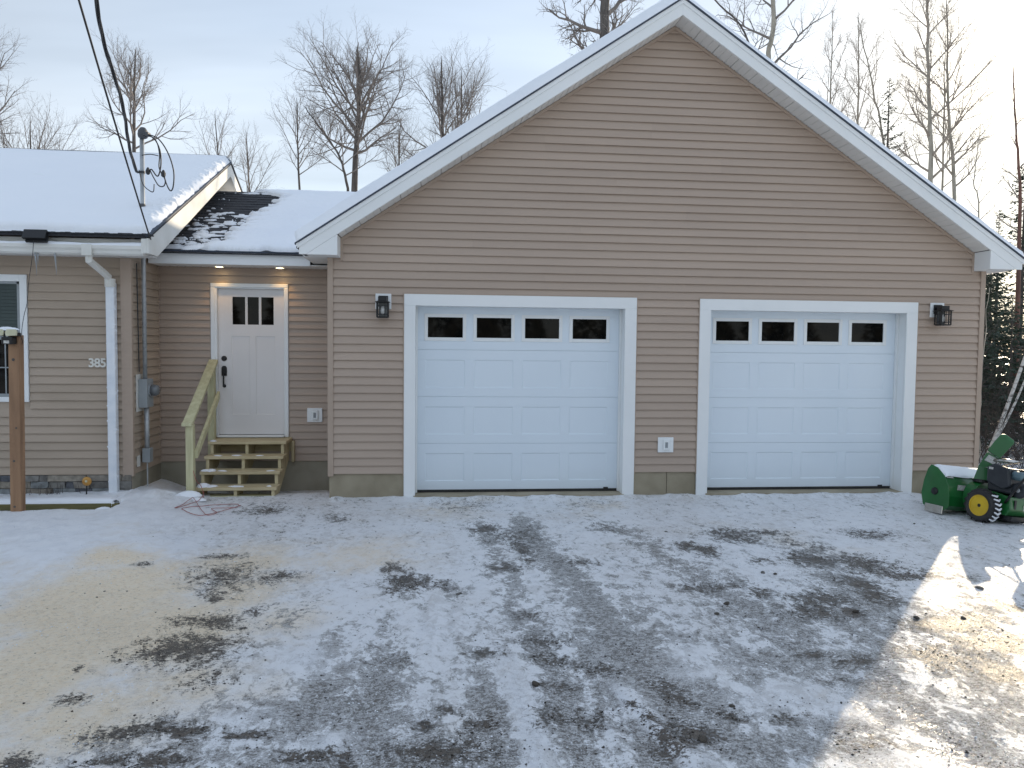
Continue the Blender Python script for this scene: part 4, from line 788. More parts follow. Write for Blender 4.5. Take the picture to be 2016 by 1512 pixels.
uu = np.concatenate([np.linspace(0.0, 2.2, 200), np.linspace(2.22, 4.2, 60)])
snow_uv('roof_snow', (XH + 0.024, BE - 0.012, bz(BE) - 0.008), (1, 0, 0), (0, ny, nz), (0, -nz, ny), uu, np.linspace(0, LB + 0.03, 230), tfb, 'patchy snow over dark shingles on the entry roof', M['snow'])
snow_uv('roof_snow', (XH + 0.024, 2 * BRG - BE, bz(BE) - 0.008), (1, 0, 0), (0, -ny, nz), (0, nz, ny), np.linspace(0, 4.2, 60), np.linspace(0, LB + 0.03, 40), lambda u, v: np.where(u > 0.85 + 0.3 * (fbm(u, v * 4, 3) - 0.5), 0.055, 0.002), 'snow on the far slope of the entry roof', M['snow'])
for lx_, lb in ((-2.905, 'lit soffit downlight above the door handle side'), (-2.115, 'lit soffit downlight on the hinge side of the entry door')):
    t = thing('soffit_downlight', lb, 'ceiling light', (lx_, 10.585, 2.951), 'lit downlights under the entry soffit')
    MB().lathe([(0.070, 0.0), (0.070, -0.010), (0.056, -0.014), (0.054, -0.010), (0.054, -0.002)], (lx_, 10.585, 2.9505), 'z', 24).build('trim_ring', M['white'], t)
    MB().lathe([(0.0005, -0.020), (0.030, -0.017), (0.053, -0.009), (0.053, -0.004)], (lx_, 10.585, 2.9505), 'z', 24).build('lens', M['lamp_on'], t)
    s_ = bpy.data.lights.new('downlight', 'SPOT'); s_.energy = 2.8; s_.color = (1.0, 0.55, 0.15); s_.spot_size = R(100); s_.spot_blend = 0.8; s_.shadow_soft_size = 0.03
    q = bpy.data.objects.new('downlight_lamp', s_); COL.objects.link(q); q.parent = t; q.location = (0, 0, -0.03)
# ------------------------------------------------------------------ steps
st = thing('wooden_steps', 'new treated lumber steps and handrail below the entry door', 'steps', (-2.5, 9.9, 0))
TR = [(10.32, 0.625, 10.71), (10.12, 0.457, 10.40), (9.92, 0.290, 10.20), (9.72, 0.122, 10.0)]
for i, (y, zt, yb) in enumerate(TR):
    bd = [(y, y + 0.138), (y + 0.143, y + 0.281)] + ([(y + 0.286, yb)] if i == 0 else [])
    for a, b_ in bd: MB().box(-2.995 + 0.004 * i, -1.988 - 0.003 * i, a, b_, zt - 0.038, zt).build('tread_board', M['pt_y'], st, bevel=0.004)
for x in (-2.955, -2.505, -2.045):
    pl = [(10.71, 0.586), (10.352, 0.586), (10.352, 0.418), (10.152, 0.418), (10.152, 0.251), (9.952, 0.251), (9.952, 0.083), (9.752, 0.083), (9.752, -0.06), (9.95, -0.06), (10.71, 0.34)]
    MB().prism(pl, x - 0.019, x + 0.019, 'x').build('stringer', M['pt'], st)
MB().box(-2.90, -2.06, 9.735, 9.875, -0.03, 0.012).build('base_board', M['pt_green'], st)
MB().box(-3.0, -1.99, 10.712, 10.742, 0.44, 0.634).build('ledger', M['pt_y'], st)
MB().box(-1.986, -1.95, 10.665, 10.742, 0.30, 0.585).build('side_block', M['pt'], st)
MB().box(-3.052, -2.963, 9.60, 9.689, -0.08, 0.925).build('newel_post', M['pt_green'], st, bevel=0.004)
MB().box(-3.083, -2.994, 10.615, 10.704, 0.40, 1.635).build('wall_post', M['pt_green'], st, bevel=0.004)
MB().prism([(9.555, 0.905), (9.555, 0.945), (9.62, 0.965), (10.71, 1.70), (10.71, 1.655), (9.635, 0.924), (9.62, 0.918)], -3.085, -2.965, 'x').build('handrail', M['pt_green'], st, bevel=0.004)
MB().prism([(9.66, 0.50), (9.66, 0.60), (10.64, 1.27), (10.64, 1.17)], -2.962, -2.924, 'x').build('lower_rail', M['pt_green'], st, bevel=0.003)
random.seed(5)
def clump(pts, name, label, m='snow'):
    b = MB()
    for x, y, zz, r, f in pts:
        k = 12; rg = [(1.0, -0.05), (0.93, 0.25), (0.7, 0.62), (0.36, 0.86), (0.0005, 0.93)]; vs = []; ph = random.uniform(0, 6)
        for q, hh in rg:
            for j in range(k):
                t_ = 2 * math.pi * j / k; rr = r * q * (1 + 0.22 * math.sin(2 * t_ + ph) + 0.16 * math.sin(5 * t_ + ph * 2) + random.uniform(-0.1, 0.1))
                vs.append((x + rr * math.cos(t_) * 1.4, y + rr * math.sin(t_), zz + hh * r * f))
        b.add(vs, [(i * k + j, i * k + (j + 1) % k, (i + 1) * k + (j + 1) % k, (i + 1) * k + j) for i in range(len(rg) - 1) for j in range(k)])
    o = b.build(name, M[m], None, smooth=True); return tag(o, label, kind='stuff')
clump([(-2.94, 10.36, .625, .035, .5), (-2.86, 9.98, .29, .05, .6), (-2.92, 9.97, .29, .04, .7), (-2.72, 9.98, .29, .04, .3), (-2.90, 9.79, .122, .06, .9), (-2.80, 9.80, .122, .05, .5), (-2.83, 10.18, .457, .04, .3), (-2.6, 10.2, .457, .05, .2), (-2.3, 10.17, .457, .03, .35), (-2.10, 9.79, .122, .02, .7), (-2.12, 9.98, .29, .04, .2), (-2.5, 9.80, .122, .06, .2)], 'step_snow', 'small lumps of snow left on the wooden steps')
clump([(-2.99, 9.5, gz(-2.99, 9.5) - 0.01, .09, .8), (-2.86, 9.42, gz(-2.86, 9.42) - .01, .07, .5), (-3.3, 9.5, .06, .12, .6), (-3.45, 9.4, .05, .14, .5), (-3.6, 9.32, .05, .12, .4), (-3.1, 10.2, -.03, .09, .6), (-1.9, 10.45, -.13, .08, .5), (-1.6, 10.3, -.13, .10, .5), (-1.75, 10.0, -.05, .08, .4)], 'snow_lumps', 'loose snow lumps by the foot of the steps')
# extension cord
pts = [(-2.99, 9.64, 0.42), (-2.955, 9.595, 0.33), (-2.93, 9.6, 0.24), (-2.90, 9.66, 0.17), (-2.86, 9.58, 0.15), (-2.80, 9.45, 0.07), (-2.84, 9.3, 0), (-2.95, 8.9, 0), (-2.93, 9.1, 0), (-2.9, 9.38, 0.015), (-2.70, 8.98, 0), (-2.52, 8.63, 0), (-2.46, 8.78, 0), (-2.58, 9.0, 0), (-2.45, 9.05, 0), (-2.33, 9.1, 0), (-2.36, 9.26, 0), (-2.62, 9.18, 0), (-2.87, 8.95, 0), (-2.80, 8.78, 0), (-2.6, 8.60, 0), (-2.50, 8.72, 0), (-2.40, 8.95, 0), (-2.30, 9.2, 0)]
def catmull(p, n=8):
    p = [Vector(q) for q in p]; o = []
    for i in range(len(p) - 1):
        a, b_, c, d = p[max(i - 1, 0)], p[i], p[i + 1], p[min(i + 2, len(p) - 1)]
        for j in range(n):
            t_ = j / n; o.append(0.5 * ((2 * b_) + (c - a) * t_ + (2 * a - 5 * b_ + 4 * c - d) * t_ * t_ + (3 * b_ - a - 3 * c + d) * t_ ** 3))
    o.append(p[-1]); return o
cp_ = catmull(pts, 7); cp_ = [Vector((p.x, p.y, p.z if p.z > 0.05 else gz(p.x, p.y) + 0.010 + max(p.z, 0))) for p in cp_]
tag(MB().tube(cp_, 0.0036, 6).build('extension_cord', M['red'], None, smooth=True), 'tangled red extension cord on the snow by the steps', 'cord')
# ------------------------------------------------------------------ service mast, meter, cables
ms = thing('service_mast', 'grey steel conduit mast rising through the house roof beside the rake', 'utility mast', (-3.675, 10.04, 0))
MB().tube([(-3.675, 10.04, 1.46), (-3.675, 10.04, 4.50)], 0.027, 14).build('pipe', M['galv'], ms, smooth=True)
wh = MB()
wh.lathe([(0.030, 0.0), (0.055, 0.015), (0.062, 0.05), (0.055, 0.10), (0.03, 0.135), (0.0005, 0.142)], (-3.655, 10.02, 4.45), 'z', 16); wh.add([(x, y, z_) for z_ in (4.475, 4.52) for x, y in ((-3.65, 9.97), (-3.57, 9.95), (-3.56, 10.02), (-3.65, 10.05))], [(3, 2, 1, 0), (4, 5, 6, 7)] + [(i, (i + 1) % 4, 4 + (i + 1) % 4, 4 + i) for i in range(4)])
wh.build('weatherhead', M['grey_d'], ms, bevel=0.004)
MB().lathe([(0.036, 0), (0.036, 0.02), (0.028, 0.05)], (-3.675, 10.04, zr(10.04) + 0.085), 'z', 14).build('flashing', M['grey_d'], ms)
cl_ = MB(); cl_.box(-3.735, -3.695, 10.02, 10.055, 4.03, 4.05); cl_.lathe([(0.034, 0), (0.034, 0.025)], (-3.675, 10.04, 4.03), 'z', 14); cl_.build('cable_clevis', M['grey_d'], ms)
random.seed(2)
for p, rr in (([(-3.60, 9.98, 4.49), (-3.50, 9.96, 4.44), (-3.43, 9.95, 4.30), (-3.42, 9.95, 4.12), (-3.46, 9.95, 3.98), (-3.53, 9.94, 4.06), (-3.56, 9.95, 4.02)], .008), ([(-3.60, 9.98, 4.50), (-3.45, 9.95, 4.44), (-3.33, 9.93, 4.27), (-3.26, 9.92, 4.05), (-3.265, 9.92, 3.86), (-3.30, 9.92, 3.80), (-3.345, 9.92, 3.88), (-3.38, 9.93, 4.00)], .008), ([(-3.60, 9.98, 4.49), (-3.48, 9.96, 4.42), (-3.435, 9.95, 4.25), (-3.44, 9.95, 4.08), (-3.37, 9.94, 3.94), (-3.38, 9.93, 3.86), (-3.44, 9.93, 3.86), (-3.50, 9.94, 3.95), (-3.55, 9.95, 4.05)], .007), ([(-3.66, 9.99, 4.24), (-3.55, 9.97, 4.25), (-3.45, 9.95, 4.23)], .006), ([(-3.70, 10.0, 4.06), (-3.64, 9.96, 3.88), (-3.56, 9.95, 3.80), (-3.51, 9.94, 3.79), (-3.50, 9.94, 3.88)], .006)):
    MB().tube(catmull(p, 7), rr, 6).build('drip_loop', M['wire'], ms, smooth=True)
for x, y, z_ in ((-3.575, 9.95, 4.04), (-3.385, 9.93, 4.01)):
    MB().lathe([(0.010, -0.045), (0.026, -0.03), (0.03, 0.0), (0.018, 0.03), (0.008, 0.045)], (x, y, z_), 'z', 8).build('splice_connector', M['wire'], ms)
mt = thing('electric_meter', 'grey meter box with a round glass meter on the house side wall', 'electric meter', (-3.70, 10.04, 1.28))
MB().box(-3.7365, -3.727, 9.90, 10.20, 1.05, 1.52).build('back_board', M['old_white'], mt)
MB().box(-3.7265, -3.62, 9.945, 10.165, 1.10, 1.46).build('meter_box', M['grey'], mt, bevel=0.006)
MB().lathe([(0.082, 0.0), (0.085, 0.018), (0.076, 0.02)], (-3.62, 10.055, 1.315), 'x', 24).build('ring', M['galv'], mt)
MB().lathe([(0.073, 0.0), (0.073, 0.06), (0.055, 0.085), (0.0005, 0.09)], (-3.60, 10.055, 1.315), 'x', 24).build('meter_glass', M['clearglass'], mt, smooth=True)
MB().tube([(-3.665, 10.05, 0.55), (-3.665, 10.05, 1.10)], 0.030, 12).build('lower_pipe', M['galv'], mt, smooth=True)
MB().box(-3.71, -3.615, 10.0, 10.11, 0.40, 0.58).build('lower_box', M['grey'], mt, bevel=0.006)
MB().tube([(-3.665, 10.05, -0.1), (-3.665, 10.05, 0.40)], 0.010, 8).build('ground_pipe', M['galv'], mt)
MB().box(-3.7365, -3.725, 9.90, 9.98, 0.36, 0.50).build('vent_plate', M['old_white'], mt)
tag(MB().tube(catmull([(-3.718, 9.93, 2.90), (-3.715, 9.935, 2.4), (-3.716, 9.95, 1.9), (-3.716, 9.96, 1.55)], 6), 0.007, 6).build('wall_cable', M['wire'], None), 'black cable stapled along the house side wall beside the conduit', 'cable')
def sag(a, b_, s, n=40): 
    a, b_ = Vector(a), Vector(b_); return [a.lerp(b_, i / n) - Vector((0, 0, s * 4 * (i / n) * (1 - i / n))) for i in range(n + 1)]
a_, b2 = Vector((-3.34, 9.35, 3.12)), Vector((-2.59, 6.0, 4.42)); tag(MB().tube(sag(a_, b2 + (b2 - a_) * 1.6, 0.14), 0.0085, 6).build('phone_line', M['wire'], None, smooth=True), 'thin straight black line running overhead to the roof corner', 'cable')
a_, b2 = Vector((-3.735, 10.03, 4.04)), Vector((-2.90, 7.0, 4.86)); base = sag(a_, b2 + (b2 - a_) * 1.7, 0.12, 220); tw = MB()
dirv = (b2 - a_).normalized(); s1 = dirv.cross(Vector((0, 0, 1))).normalized(); s2 = dirv.cross(s1)
for ph, rr in ((0, .011), (2.1, .010), (4.2, .008)):
    tw.tube([p + (s1 * math.cos(i * 0.16 + ph) + s2 * math.sin(i * 0.16 + ph)) * 0.010 + s1 * 0.018 * math.sin(i * 0.11) for i, p in enumerate(base)], rr, 5)
tag(tw.build('service_cable', M['wire'], None, smooth=True), 'thick twisted service cable running overhead to the mast', 'cable')
# ------------------------------------------------------------------ things along the house front
sp_ = thing('solar_panel', 'small black solar panel hooked on the house eave', 'solar panel', (-4.55, 9.3, 3.1))
X = Matrix.Translation((-4.555, 9.22, 3.13)) @ Matrix.Rotation(R(-28), 4, 'X')
MB(X).box(-0.125, 0.125, -0.02, 0.02, -0.055, 0.06).build('panel', M['black'], sp_, bevel=0.004); MB(X).box(-0.10, 0.13, 0.02, 0.05, -0.075, 0.0).build('bracket', M['black'], sp_)
tag(MB().tube(catmull([(-4.56, 9.2, 3.07), (-4.57, 9.19, 2.9), (-4.60, 9.16, 2.6), (-4.595, 9.1, 2.35), (-4.58, 9.0, 2.2), (-4.53, 8.85, 2.02), (-4.475, 8.76, 1.90), (-4.46, 8.72, 1.93), (-4.475, 8.70, 2.0)], 7), 0.0035, 5).build('lamp_cable', M['wire'], None), 'thin black cable hanging from the solar panel to the post lamp', 'cable')
for x, l_, lab in ((-4.60, 0.26, 'wider icicle under the gutter beside the hanging cable'), (-4.385, 0.25, 'thin icicle under the gutter nearer the downspout')):
    b = MB(); b.tube([(x, 9.31, 2.935), (x + 0.003, 9.31, 2.86), (x + 0.008, 9.312, 2.80), (x + 0.010, 9.312, 2.93 - l_)], [0.012, 0.009, 0.006, 0.001], 7)
    if l_ > 0.255: b.tube([(x + 0.03, 9.31, 2.935), (x + 0.028, 9.31, 2.88), (x + 0.026, 9.31, 2.80)], [0.010, 0.006, 0.001], 7)
    tag(b.build('icicle', M['ice'], None, smooth=True), lab, 'icicle', 'icicles under the house gutter')
gl_ = thing('garden_light', 'round amber solar light on a stake before the stone base', 'garden light', (-4.22, 9.62, 0))
MB().lathe([(0.0005, -0.02), (0.03, -0.018), (0.052, -0.010), (0.056, 0.0), (0.050, 0.012), (0.0005, 0.014)], (-4.215, 9.62, 0.232), 'y', 24).build('lens', M['amber'], gl_, smooth=True)
MB().lathe([(0.0005, -0.027), (0.014, -0.024), (0.016, -0.018)], (-4.215, 9.62, 0.235), 'y', 12).build('lens_center', M['lens'], gl_)
MB().tube([(-4.23, 9.63, 0.0), (-4.222, 9.63, 0.19)], 0.008, 6).build('stake', M['black'], gl_)
fp = MB(); fp.box(-7.4, -3.73, 9.10, 9.19, -0.06, 0.062); tag(fp.build('landscape_timber', M['timber'], None, bevel=0.008), 'long mossy timber edging before the stone base', 'garden edging', 'garden bed edging')
tag(MB().prism([(-3.722, 9.10), (-3.64, 9.11), (-3.72, 9.92), (-3.80, 9.91)], -0.06, 0.058, 'z').build('landscape_timber', M['timber'], None, bevel=0.008), 'short timber edging running back to the house corner', 'garden edging', 'garden bed edging')
ub_, vb_ = np.meshgrid(np.linspace(-7.3, -3.70, 220), np.linspace(9.112, 9.79, 46), indexing='ij')
db = np.minimum(np.minimum(vb_ - 9.108 - 0.012 * fbm(ub_ * 6, vb_ * 0, 3), -3.695 - ub_ - 0.10 * (vb_ - 9.1)), 9.9 - vb_)
zb = np.where(db > 0, 0.058 + (0.050 + 0.02 * fbm(ub_ * 3, vb_ * 4, 3)) * (1 - np.exp(-np.maximum(db, 0) / 0.02)), 0.03) - 0.085 * sstep(9.2, 9.76, vb_)
tag(grid_mesh('bed_snow', np.stack([ub_, vb_, zb], -1), M['snow']), 'snow filling the narrow garden bed before the stone base', kind='stuff')
us = np.linspace(0, 1, 40); Ps = np.zeros((40, 6, 3))
for j, (o_, hq) in enumerate(((-0.05, -0.02), (-0.035, 0.03), (0, 0.042), (0.03, 0.034), (0.045, 0.0), (0.05, -0.03))): Ps[:, j, 0] = -3.68 - 0.085 * us + o_; Ps[:, j, 1] = 9.12 + 0.76 * us; Ps[:, j, 2] = 0.058 + hq * (0.7 + 0.6 * fbm(us * 7, us * 0 + j * .1, 3))
tag(grid_mesh('timber_snow', Ps, M['snow']), 'snow cap on the short timber edging', kind='stuff')
random.seed(14); bs = MB()
for i in range(24):
    x = random.uniform(-4.72, -4.55) if i < 14 else random.uniform(-5.3, -3.9); b0 = Vector((x, random.uniform(9.6, 9.74), 0.05)); tip = b0 + Vector((random.uniform(-.04, .04), random.uniform(-.03, .02), random.uniform(0.07, 0.17))); bs.tube([b0, tip], [0.004, 0.0015], 4)
tag(bs.build('dead_stems', M['brush'], None), 'short dead plant stems poking from the garden bed', kind='stuff')
# lamp post
lp = thing('wooden_post', 'weathered brown wooden post standing in the snow', 'post', (-4.54, 8.75, 0))
MB().add([(x, y, z_) for z_, x0, x1 in ((-0.1, -4.612, -4.502), (1.985, -4.594, -4.482)) for x, y in ((x0, 8.70), (x1, 8.70), (x1, 8.80), (x0, 8.80))], [(3, 2, 1, 0), (4, 5, 6, 7)] + [(i, (i + 1) % 4, 4 + (i + 1) % 4, 4 + i) for i in range(4)]).build('post', M['cedar'], lp, bevel=0.005)
kn = MB()
for zz, xx, r in ((1.72, -4.545, .016), (0.62, -4.56, .012), (0.12, -4.565, .012), (0.98, -4.53, .010)): kn.lathe([(0.0005, -0.004), (r, -0.003), (r, 0.0)], (xx, 8.700, zz), 'y', 10)
kn.build('knot', M['bark'], lp)
fl = thing('floodlight', 'twin head solar floodlight topped with snow on the wooden post', 'floodlight', (-4.55, 8.68, 1.98))
MB().box(-4.615, -4.50, 8.60, 8.699, 1.885, 1.965).build('sensor_housing', M['black'], fl, bevel=0.012); MB().box(-4.585, -4.53, 8.594, 8.5995, 1.895, 1.925).build('sensor_window', M['sticker'], fl)
for cx in (-4.645, -4.515):
    MB().box(cx - 0.055, cx + 0.055, 8.63, 8.71, 1.972, 2.012).build('lamp_head', M['black'], fl, bevel=0.01)
    MB().prism([(cx - 0.052, 1.972), (cx + 0.052, 1.978), (cx + 0.058, 2.02), (cx + 0.045, 2.045), (cx - 0.045, 2.045), (cx - 0.058, 2.01)], 8.60, 8.6295).build('lamp_lens', M['lens'], fl, bevel=0.006)
MB().tube([(-4.60, 8.64, 2.03), (-4.585, 8.62, 1.96)], 0.011, 6).build('arm', M['black'], fl)
clump([(-4.58, 8.66, 2.035, .055, .75), (-4.615, 8.67, 2.04, .05, .7), (-4.53, 8.67, 2.04, .05, .55)], 'lamp_snow', 'cap of snow on the twin floodlight')

# ------------------------------------------------------------------ snow blower
BX = thing('snow_blower', 'green two stage snow blower with yellow wheel rims parked by the garage corner', 'snow blower', (6.35, 8.01, 0))
X = Matrix.Translation((6.35, 8.01, gz(6.1, 7.94) - 0.035)) @ Matrix.Rotation(R(105.2), 4, 'Z') @ Matrix.Rotation(R(7), 4, 'X')
def bm(): return MB(X)
side = [(0.30, 0.10), (0.36, 0.045), (0.55, 0.035), (0.64, 0.07), (0.68, 0.20), (0.665, 0.36), (0.63, 0.50), (0.59, 0.555), (0.50, 0.53), (0.40, 0.45), (0.335, 0.34), (0.305, 0.22)]
for y in (-0.40, 0.40): bm().prism(side, y - 0.006, y + 0.006).build('side_plate', M['jgreen'], BX, bevel=0.003)
back = [(0.58, 0.553), (0.50, 0.522), (0.405, 0.442), (0.345, 0.335), (0.315, 0.22), (0.312, 0.11), (0.37, 0.055), (0.56, 0.045)]
bs_ = bm(); n = len(back); vs = [(x, y, z_) for y in (-0.394, 0.394) for x, z_ in back] + [(x + 0.008, y, z_) for y in (-0.394, 0.394) for x, z_ in back]
bs_.add(vs, [(i, i + 1, n + i + 1, n + i) for i in range(n - 1)] + [(2 * n + i, 3 * n + i, 3 * n + i + 1, 2 * n + i + 1) for i in range(n - 1)]); bs_.build('bucket', M['jgreen'], BX)
b = bm(); b.tube([(0.5, -0.39, 0.25), (0.5, 0.39, 0.25)], 0.02, 10)
for i in range(56):
    a0 = i * 0.42; y0 = -0.37 + i * 0.0133; b.add([(0.5 + 0.02 * math.cos(a0), y0, 0.25 + 0.02 * math.sin(a0)), (0.5 + 0.165 * math.cos(a0), y0, 0.25 + 0.165 * math.sin(a0)), (0.5 + 0.165 * math.cos(a0 + .42), y0 + .0133, 0.25 + 0.165 * math.sin(a0 + .42)), (0.5 + 0.02 * math.cos(a0 + .42), y0 + .0133, 0.25 + 0.02 * math.sin(a0 + .42))], [(0, 1, 2, 3)])
b.build('auger', M['black'], BX)
bm().lathe([(0.0005, 0.016), (0.022, 0.015), (0.040, 0.012), (0.045, 0.0)], (0.50, 0.406, 0.25), 'y', 18).build('auger_bearing', M['black'], BX)
bm().box(0.36, 0.60, 0.407, 0.421, 0.0, 0.095).build('skid_shoe', M['chrome'], BX, bevel=0.006)
bm().box(0.40, 0.47, 0.36, 0.365, 0.40, 0.44).build('fastener_plate', M['black'], BX)
bm().lathe([(0.19, 0.0), (0.19, 0.13), (0.12, 0.135)], (0.18, 0.0, 0.24), 'x', 22).build('impeller_housing', M['jgreen'], BX)
q = bm(); q.box(0.33, 0.336, 0.13, 0.25, 0.30, 0.36); q.build('decal', M['sticker'], BX)
q = bm(); q.add([(0.382, 0.27, 0.43), (0.382, 0.38, 0.43), (0.425, 0.38, 0.477), (0.425, 0.27, 0.477)], [(0, 1, 2, 3)]); q.build('decal', M['sticker'], BX)
bm().lathe([(0.098, 0.0), (0.098, 0.03), (0.085, 0.032)], (0.235, 0.0, 0.43), 'z', 20).build('chute_ring', M['black'], BX)
def loft(secs):
    b = bm(); vs = []; 
    for c, wd, dp, tl in secs:
        for a, d in ((-wd / 2, -dp / 2), (wd / 2, -dp / 2), (wd / 2 * 0.8, dp / 2), (-wd / 2 * 0.8, dp / 2)):
            e1 = Vector((0.64, -0.766, 0)); e2 = Vector((0.766, 0.643, 0)) * math.cos(tl) + Vector((0, 0, math.sin(tl))); p = Vector(c) + e1 * d + e2 * a; vs.append(tuple(p))
    n = len(secs); b.add(vs, [(3, 2, 1, 0), tuple(range(4 * n - 4, 4 * n))] + [(i * 4 + j, i * 4 + (j + 1) % 4, i * 4 + 4 + (j + 1) % 4, i * 4 + 4 + j) for i in range(n - 1) for j in range(4)]); return b
loft([((0.245, 0.0, 0.455), 0.165, 0.15, 0.0), ((0.225, -0.015, 0.60), 0.150, 0.13, 0.22), ((0.18, -0.05, 0.76), 0.140, 0.12, 0.45)]).build('chute', M['jgreen'], BX, bevel=0.006)
loft([((0.178, -0.052, 0.765), 0.150, 0.13, 0.5), ((0.135, -0.09, 0.87), 0.165, 0.13, 0.6), ((0.09, -0.125, 0.965), 0.165, 0.12, 0.6), ((0.07, -0.14, 0.985), 0.11, 0.09, 0.6)]).build('chute_deflector', M['jgreen'], BX, bevel=0.006)
b = bm(); b.add([tuple(Vector((0.19, -0.04, 0.70)) + Vector((-0.55, -0.55, 0.0)) * 0.0 + Vector((0.64, -0.766, 0)) * -0.071 + Vector((0.766, 0.643, 0.4)) * a + Vector((-0.35, -0.28, 0.85)) * c) for a, c in ((-0.05, -0.035), (0.05, -0.035), (0.05, 0.045), (-0.05, 0.045))], [(0, 1, 2, 3)]); b.build('chute_decal', M['sticker'], BX)
def wheel(y):
    s = 1 if y > 0 else -1; yo = y + s * 0.06
    prof = [(0.115, -0.055), (0.150, -0.062), (0.172, -0.052), (0.180, -0.03), (0.180, 0.03), (0.172, 0.052), (0.150, 0.062), (0.115, 0.055)]
    t = bm().lathe(prof, (0, y, 0.185), 'y', 28, cap=False).build('wheel', M['rubber'], BX)
    lg = bm()
    for i in range(18):
        for h_ in (-1, 1):
            a = 2 * math.pi * (i + 0.25 * (h_ > 0) * 2) / 18; c_, s_ = math.cos(a), math.sin(a); c2, s2_ = math.cos(a + 0.16), math.sin(a + 0.16); c3, s3 = math.cos(a + 0.10), math.sin(a + 0.10); c4, s4 = math.cos(a + 0.26), math.sin(a + 0.26)
            f = lambda r, cc, ss, yy: (r * cc, y + h_ * yy, 0.185 + r * ss)
            lg.add([f(.172, c_, s_, .060), f(.172, c3, s3, .060), f(.178, c4, s4, .004), f(.178, c2, s2_, .004), f(.186, c_, s_, .055), f(.186, c3, s3, .055), f(.196, c4, s4, .006), f(.196, c2, s2_, .006)], [(0, 1, 2, 3), (7, 6, 5, 4), (0, 4, 5, 1), (1, 5, 6, 2), (2, 6, 7, 3), (3, 7, 4, 0)])
    lg.build('tread', M['rubber'], t)
    bm().lathe([(0.114, s * 0.050), (0.118, s * 0.058), (0.108, s * 0.056), (0.102, s * 0.020), (0.094, s * 0.014), (0.088, s * 0.026), (0.050, s * 0.022), (0.044, s * 0.004), (0.030, s * 0.004), (0.0005, s * 0.006)], (0, y, 0.185), 'y', 28).build('rim', M['jyellow'], t)
    bm().lathe([(0.020, s * 0.004), (0.020, s * 0.052), (0.0005, s * 0.054)], (0, y, 0.185), 'y', 10).build('hub', M['black'], t)
    if y > 0:
        sn = bm(); random.seed(8)
        for i in range(7):
            a = math.pi + 0.75 - i * 0.26; sn.tube([(0.188 * math.cos(a), y - 0.05, 0.185 + 0.188 * math.sin(a)), (0.197 * math.cos(a + .1), y - 0.01, 0.185 + 0.197 * math.sin(a + .1)), (0.19 * math.cos(a), y + 0.045, 0.185 + 0.19 * math.sin(a))], [0.010, 0.013, 0.008], 5)
        sn.build('packed_snow', M['snow'], t)
wheel(0.26); wheel(-0.26)
bm().tube([(0, -0.2, 0.185), (0, 0.2, 0.185)], 0.016, 8).build('axle', M['black'], BX)
bm().prism([(0.16, 0.12), (0.16, 0.36), (-0.05, 0.36), (-0.24, 0.33), (-0.26, 0.20), (-0.22, 0.12)], -0.17, 0.17).build('chassis', M['jgreen'], BX, bevel=0.01)
bm().prism([(-0.02, 0.06), (-0.02, 0.12), (-0.29, 0.12), (-0.27, 0.07)], -0.16, 0.16).build('belly_plate', M['black'], BX)
bm().box(-0.262, -0.256, -0.15, -0.04, 0.19, 0.25).build('decal', M['sticker'], BX)
bm().box(-0.262, -0.255, 0.08, 0.11, 0.20, 0.30).build('slot', M['black'], BX)
e = bm(); e.box(-0.26, 0.04, -0.16, 0.17, 0.361, 0.46); e.box(-0.20, 0.0, -0.10, 0.17, 0.46, 0.64); e.build('engine_block', M['engine'], BX, bevel=0.02)
bm().prism([(0.02, 0.46), (0.03, 0.63), (-0.05, 0.68), (-0.22, 0.64), (-0.26, 0.45), (-0.16, 0.40)], 0.171, 0.225).build('engine_shroud', M['engine'], BX, bevel=0.02)
bm().box(-0.05, 0.0, 0.2255, 0.228, 0.605, 0.63).build('decal', M['sticker'], BX)
bm().lathe([(0.085, 0), (0.088, 0.04), (0.06, 0.055), (0.0005, 0.057)], (-0.33, 0.13, 0.42), 'y', 22).build('recoil_cover', M['engine'], BX, bevel=0.004); bm().lathe([(0.025, 0), (0.02, 0.012), (0.0005, 0.013)], (-0.33, 0.187, 0.42), 'y', 12).build('recoil_hub', M['galv'], BX)
bm().box(-0.34, -0.18, -0.04, 0.14, 0.52, 0.62).build('fuel_tank', M['tank'], BX, bevel=0.035)
bm().lathe([(0.03, 0), (0.03, 0.025), (0.0005, 0.027)], (-0.26, 0.05, 0.62), 'z', 12).build('fuel_cap', M['black'], BX)
bm().tube([(0.15, -0.02, 0.70), (0.0, -0.03, 0.715), (-0.14, -0.04, 0.71)], [0.024, 0.026, 0.022], 12).build('muffler', M['chrome'], BX, smooth=True)
bm().tube([(0.18, 0.05, 0.60), (-0.1, 0.10, 0.68), (-0.7, 0.12, 0.86)], 0.008, 6).build('chute_rod', M['chrome'], BX)
bm().tube([(-0.10, 0.10, 0.63), (-0.16, 0.02, 0.61)], 0.014, 8).build('carburetor', M['red_bark'], BX)
for y in (-0.24, 0.24): bm().tube(catmull([(-0.20, y * 0.75, 0.26), (-0.42, y, 0.55), (-0.62, y, 0.82), (-0.80, y, 0.93), (-0.92, y, 0.92)], 5), 0.014, 8).build('handlebar', M['black'], BX, smooth=True)
bm().prism([(-0.46, 0.70), (-0.40, 0.86), (-0.46, 0.92), (-0.70, 0.95), (-0.72, 0.86)], -0.21, 0.21).build('control_panel', M['jgreen'], BX, bevel=0.012)
bm().box(-0.405, -0.388, -0.06, 0.06, 0.80, 0.86).build('headlight', M['lens'], BX)
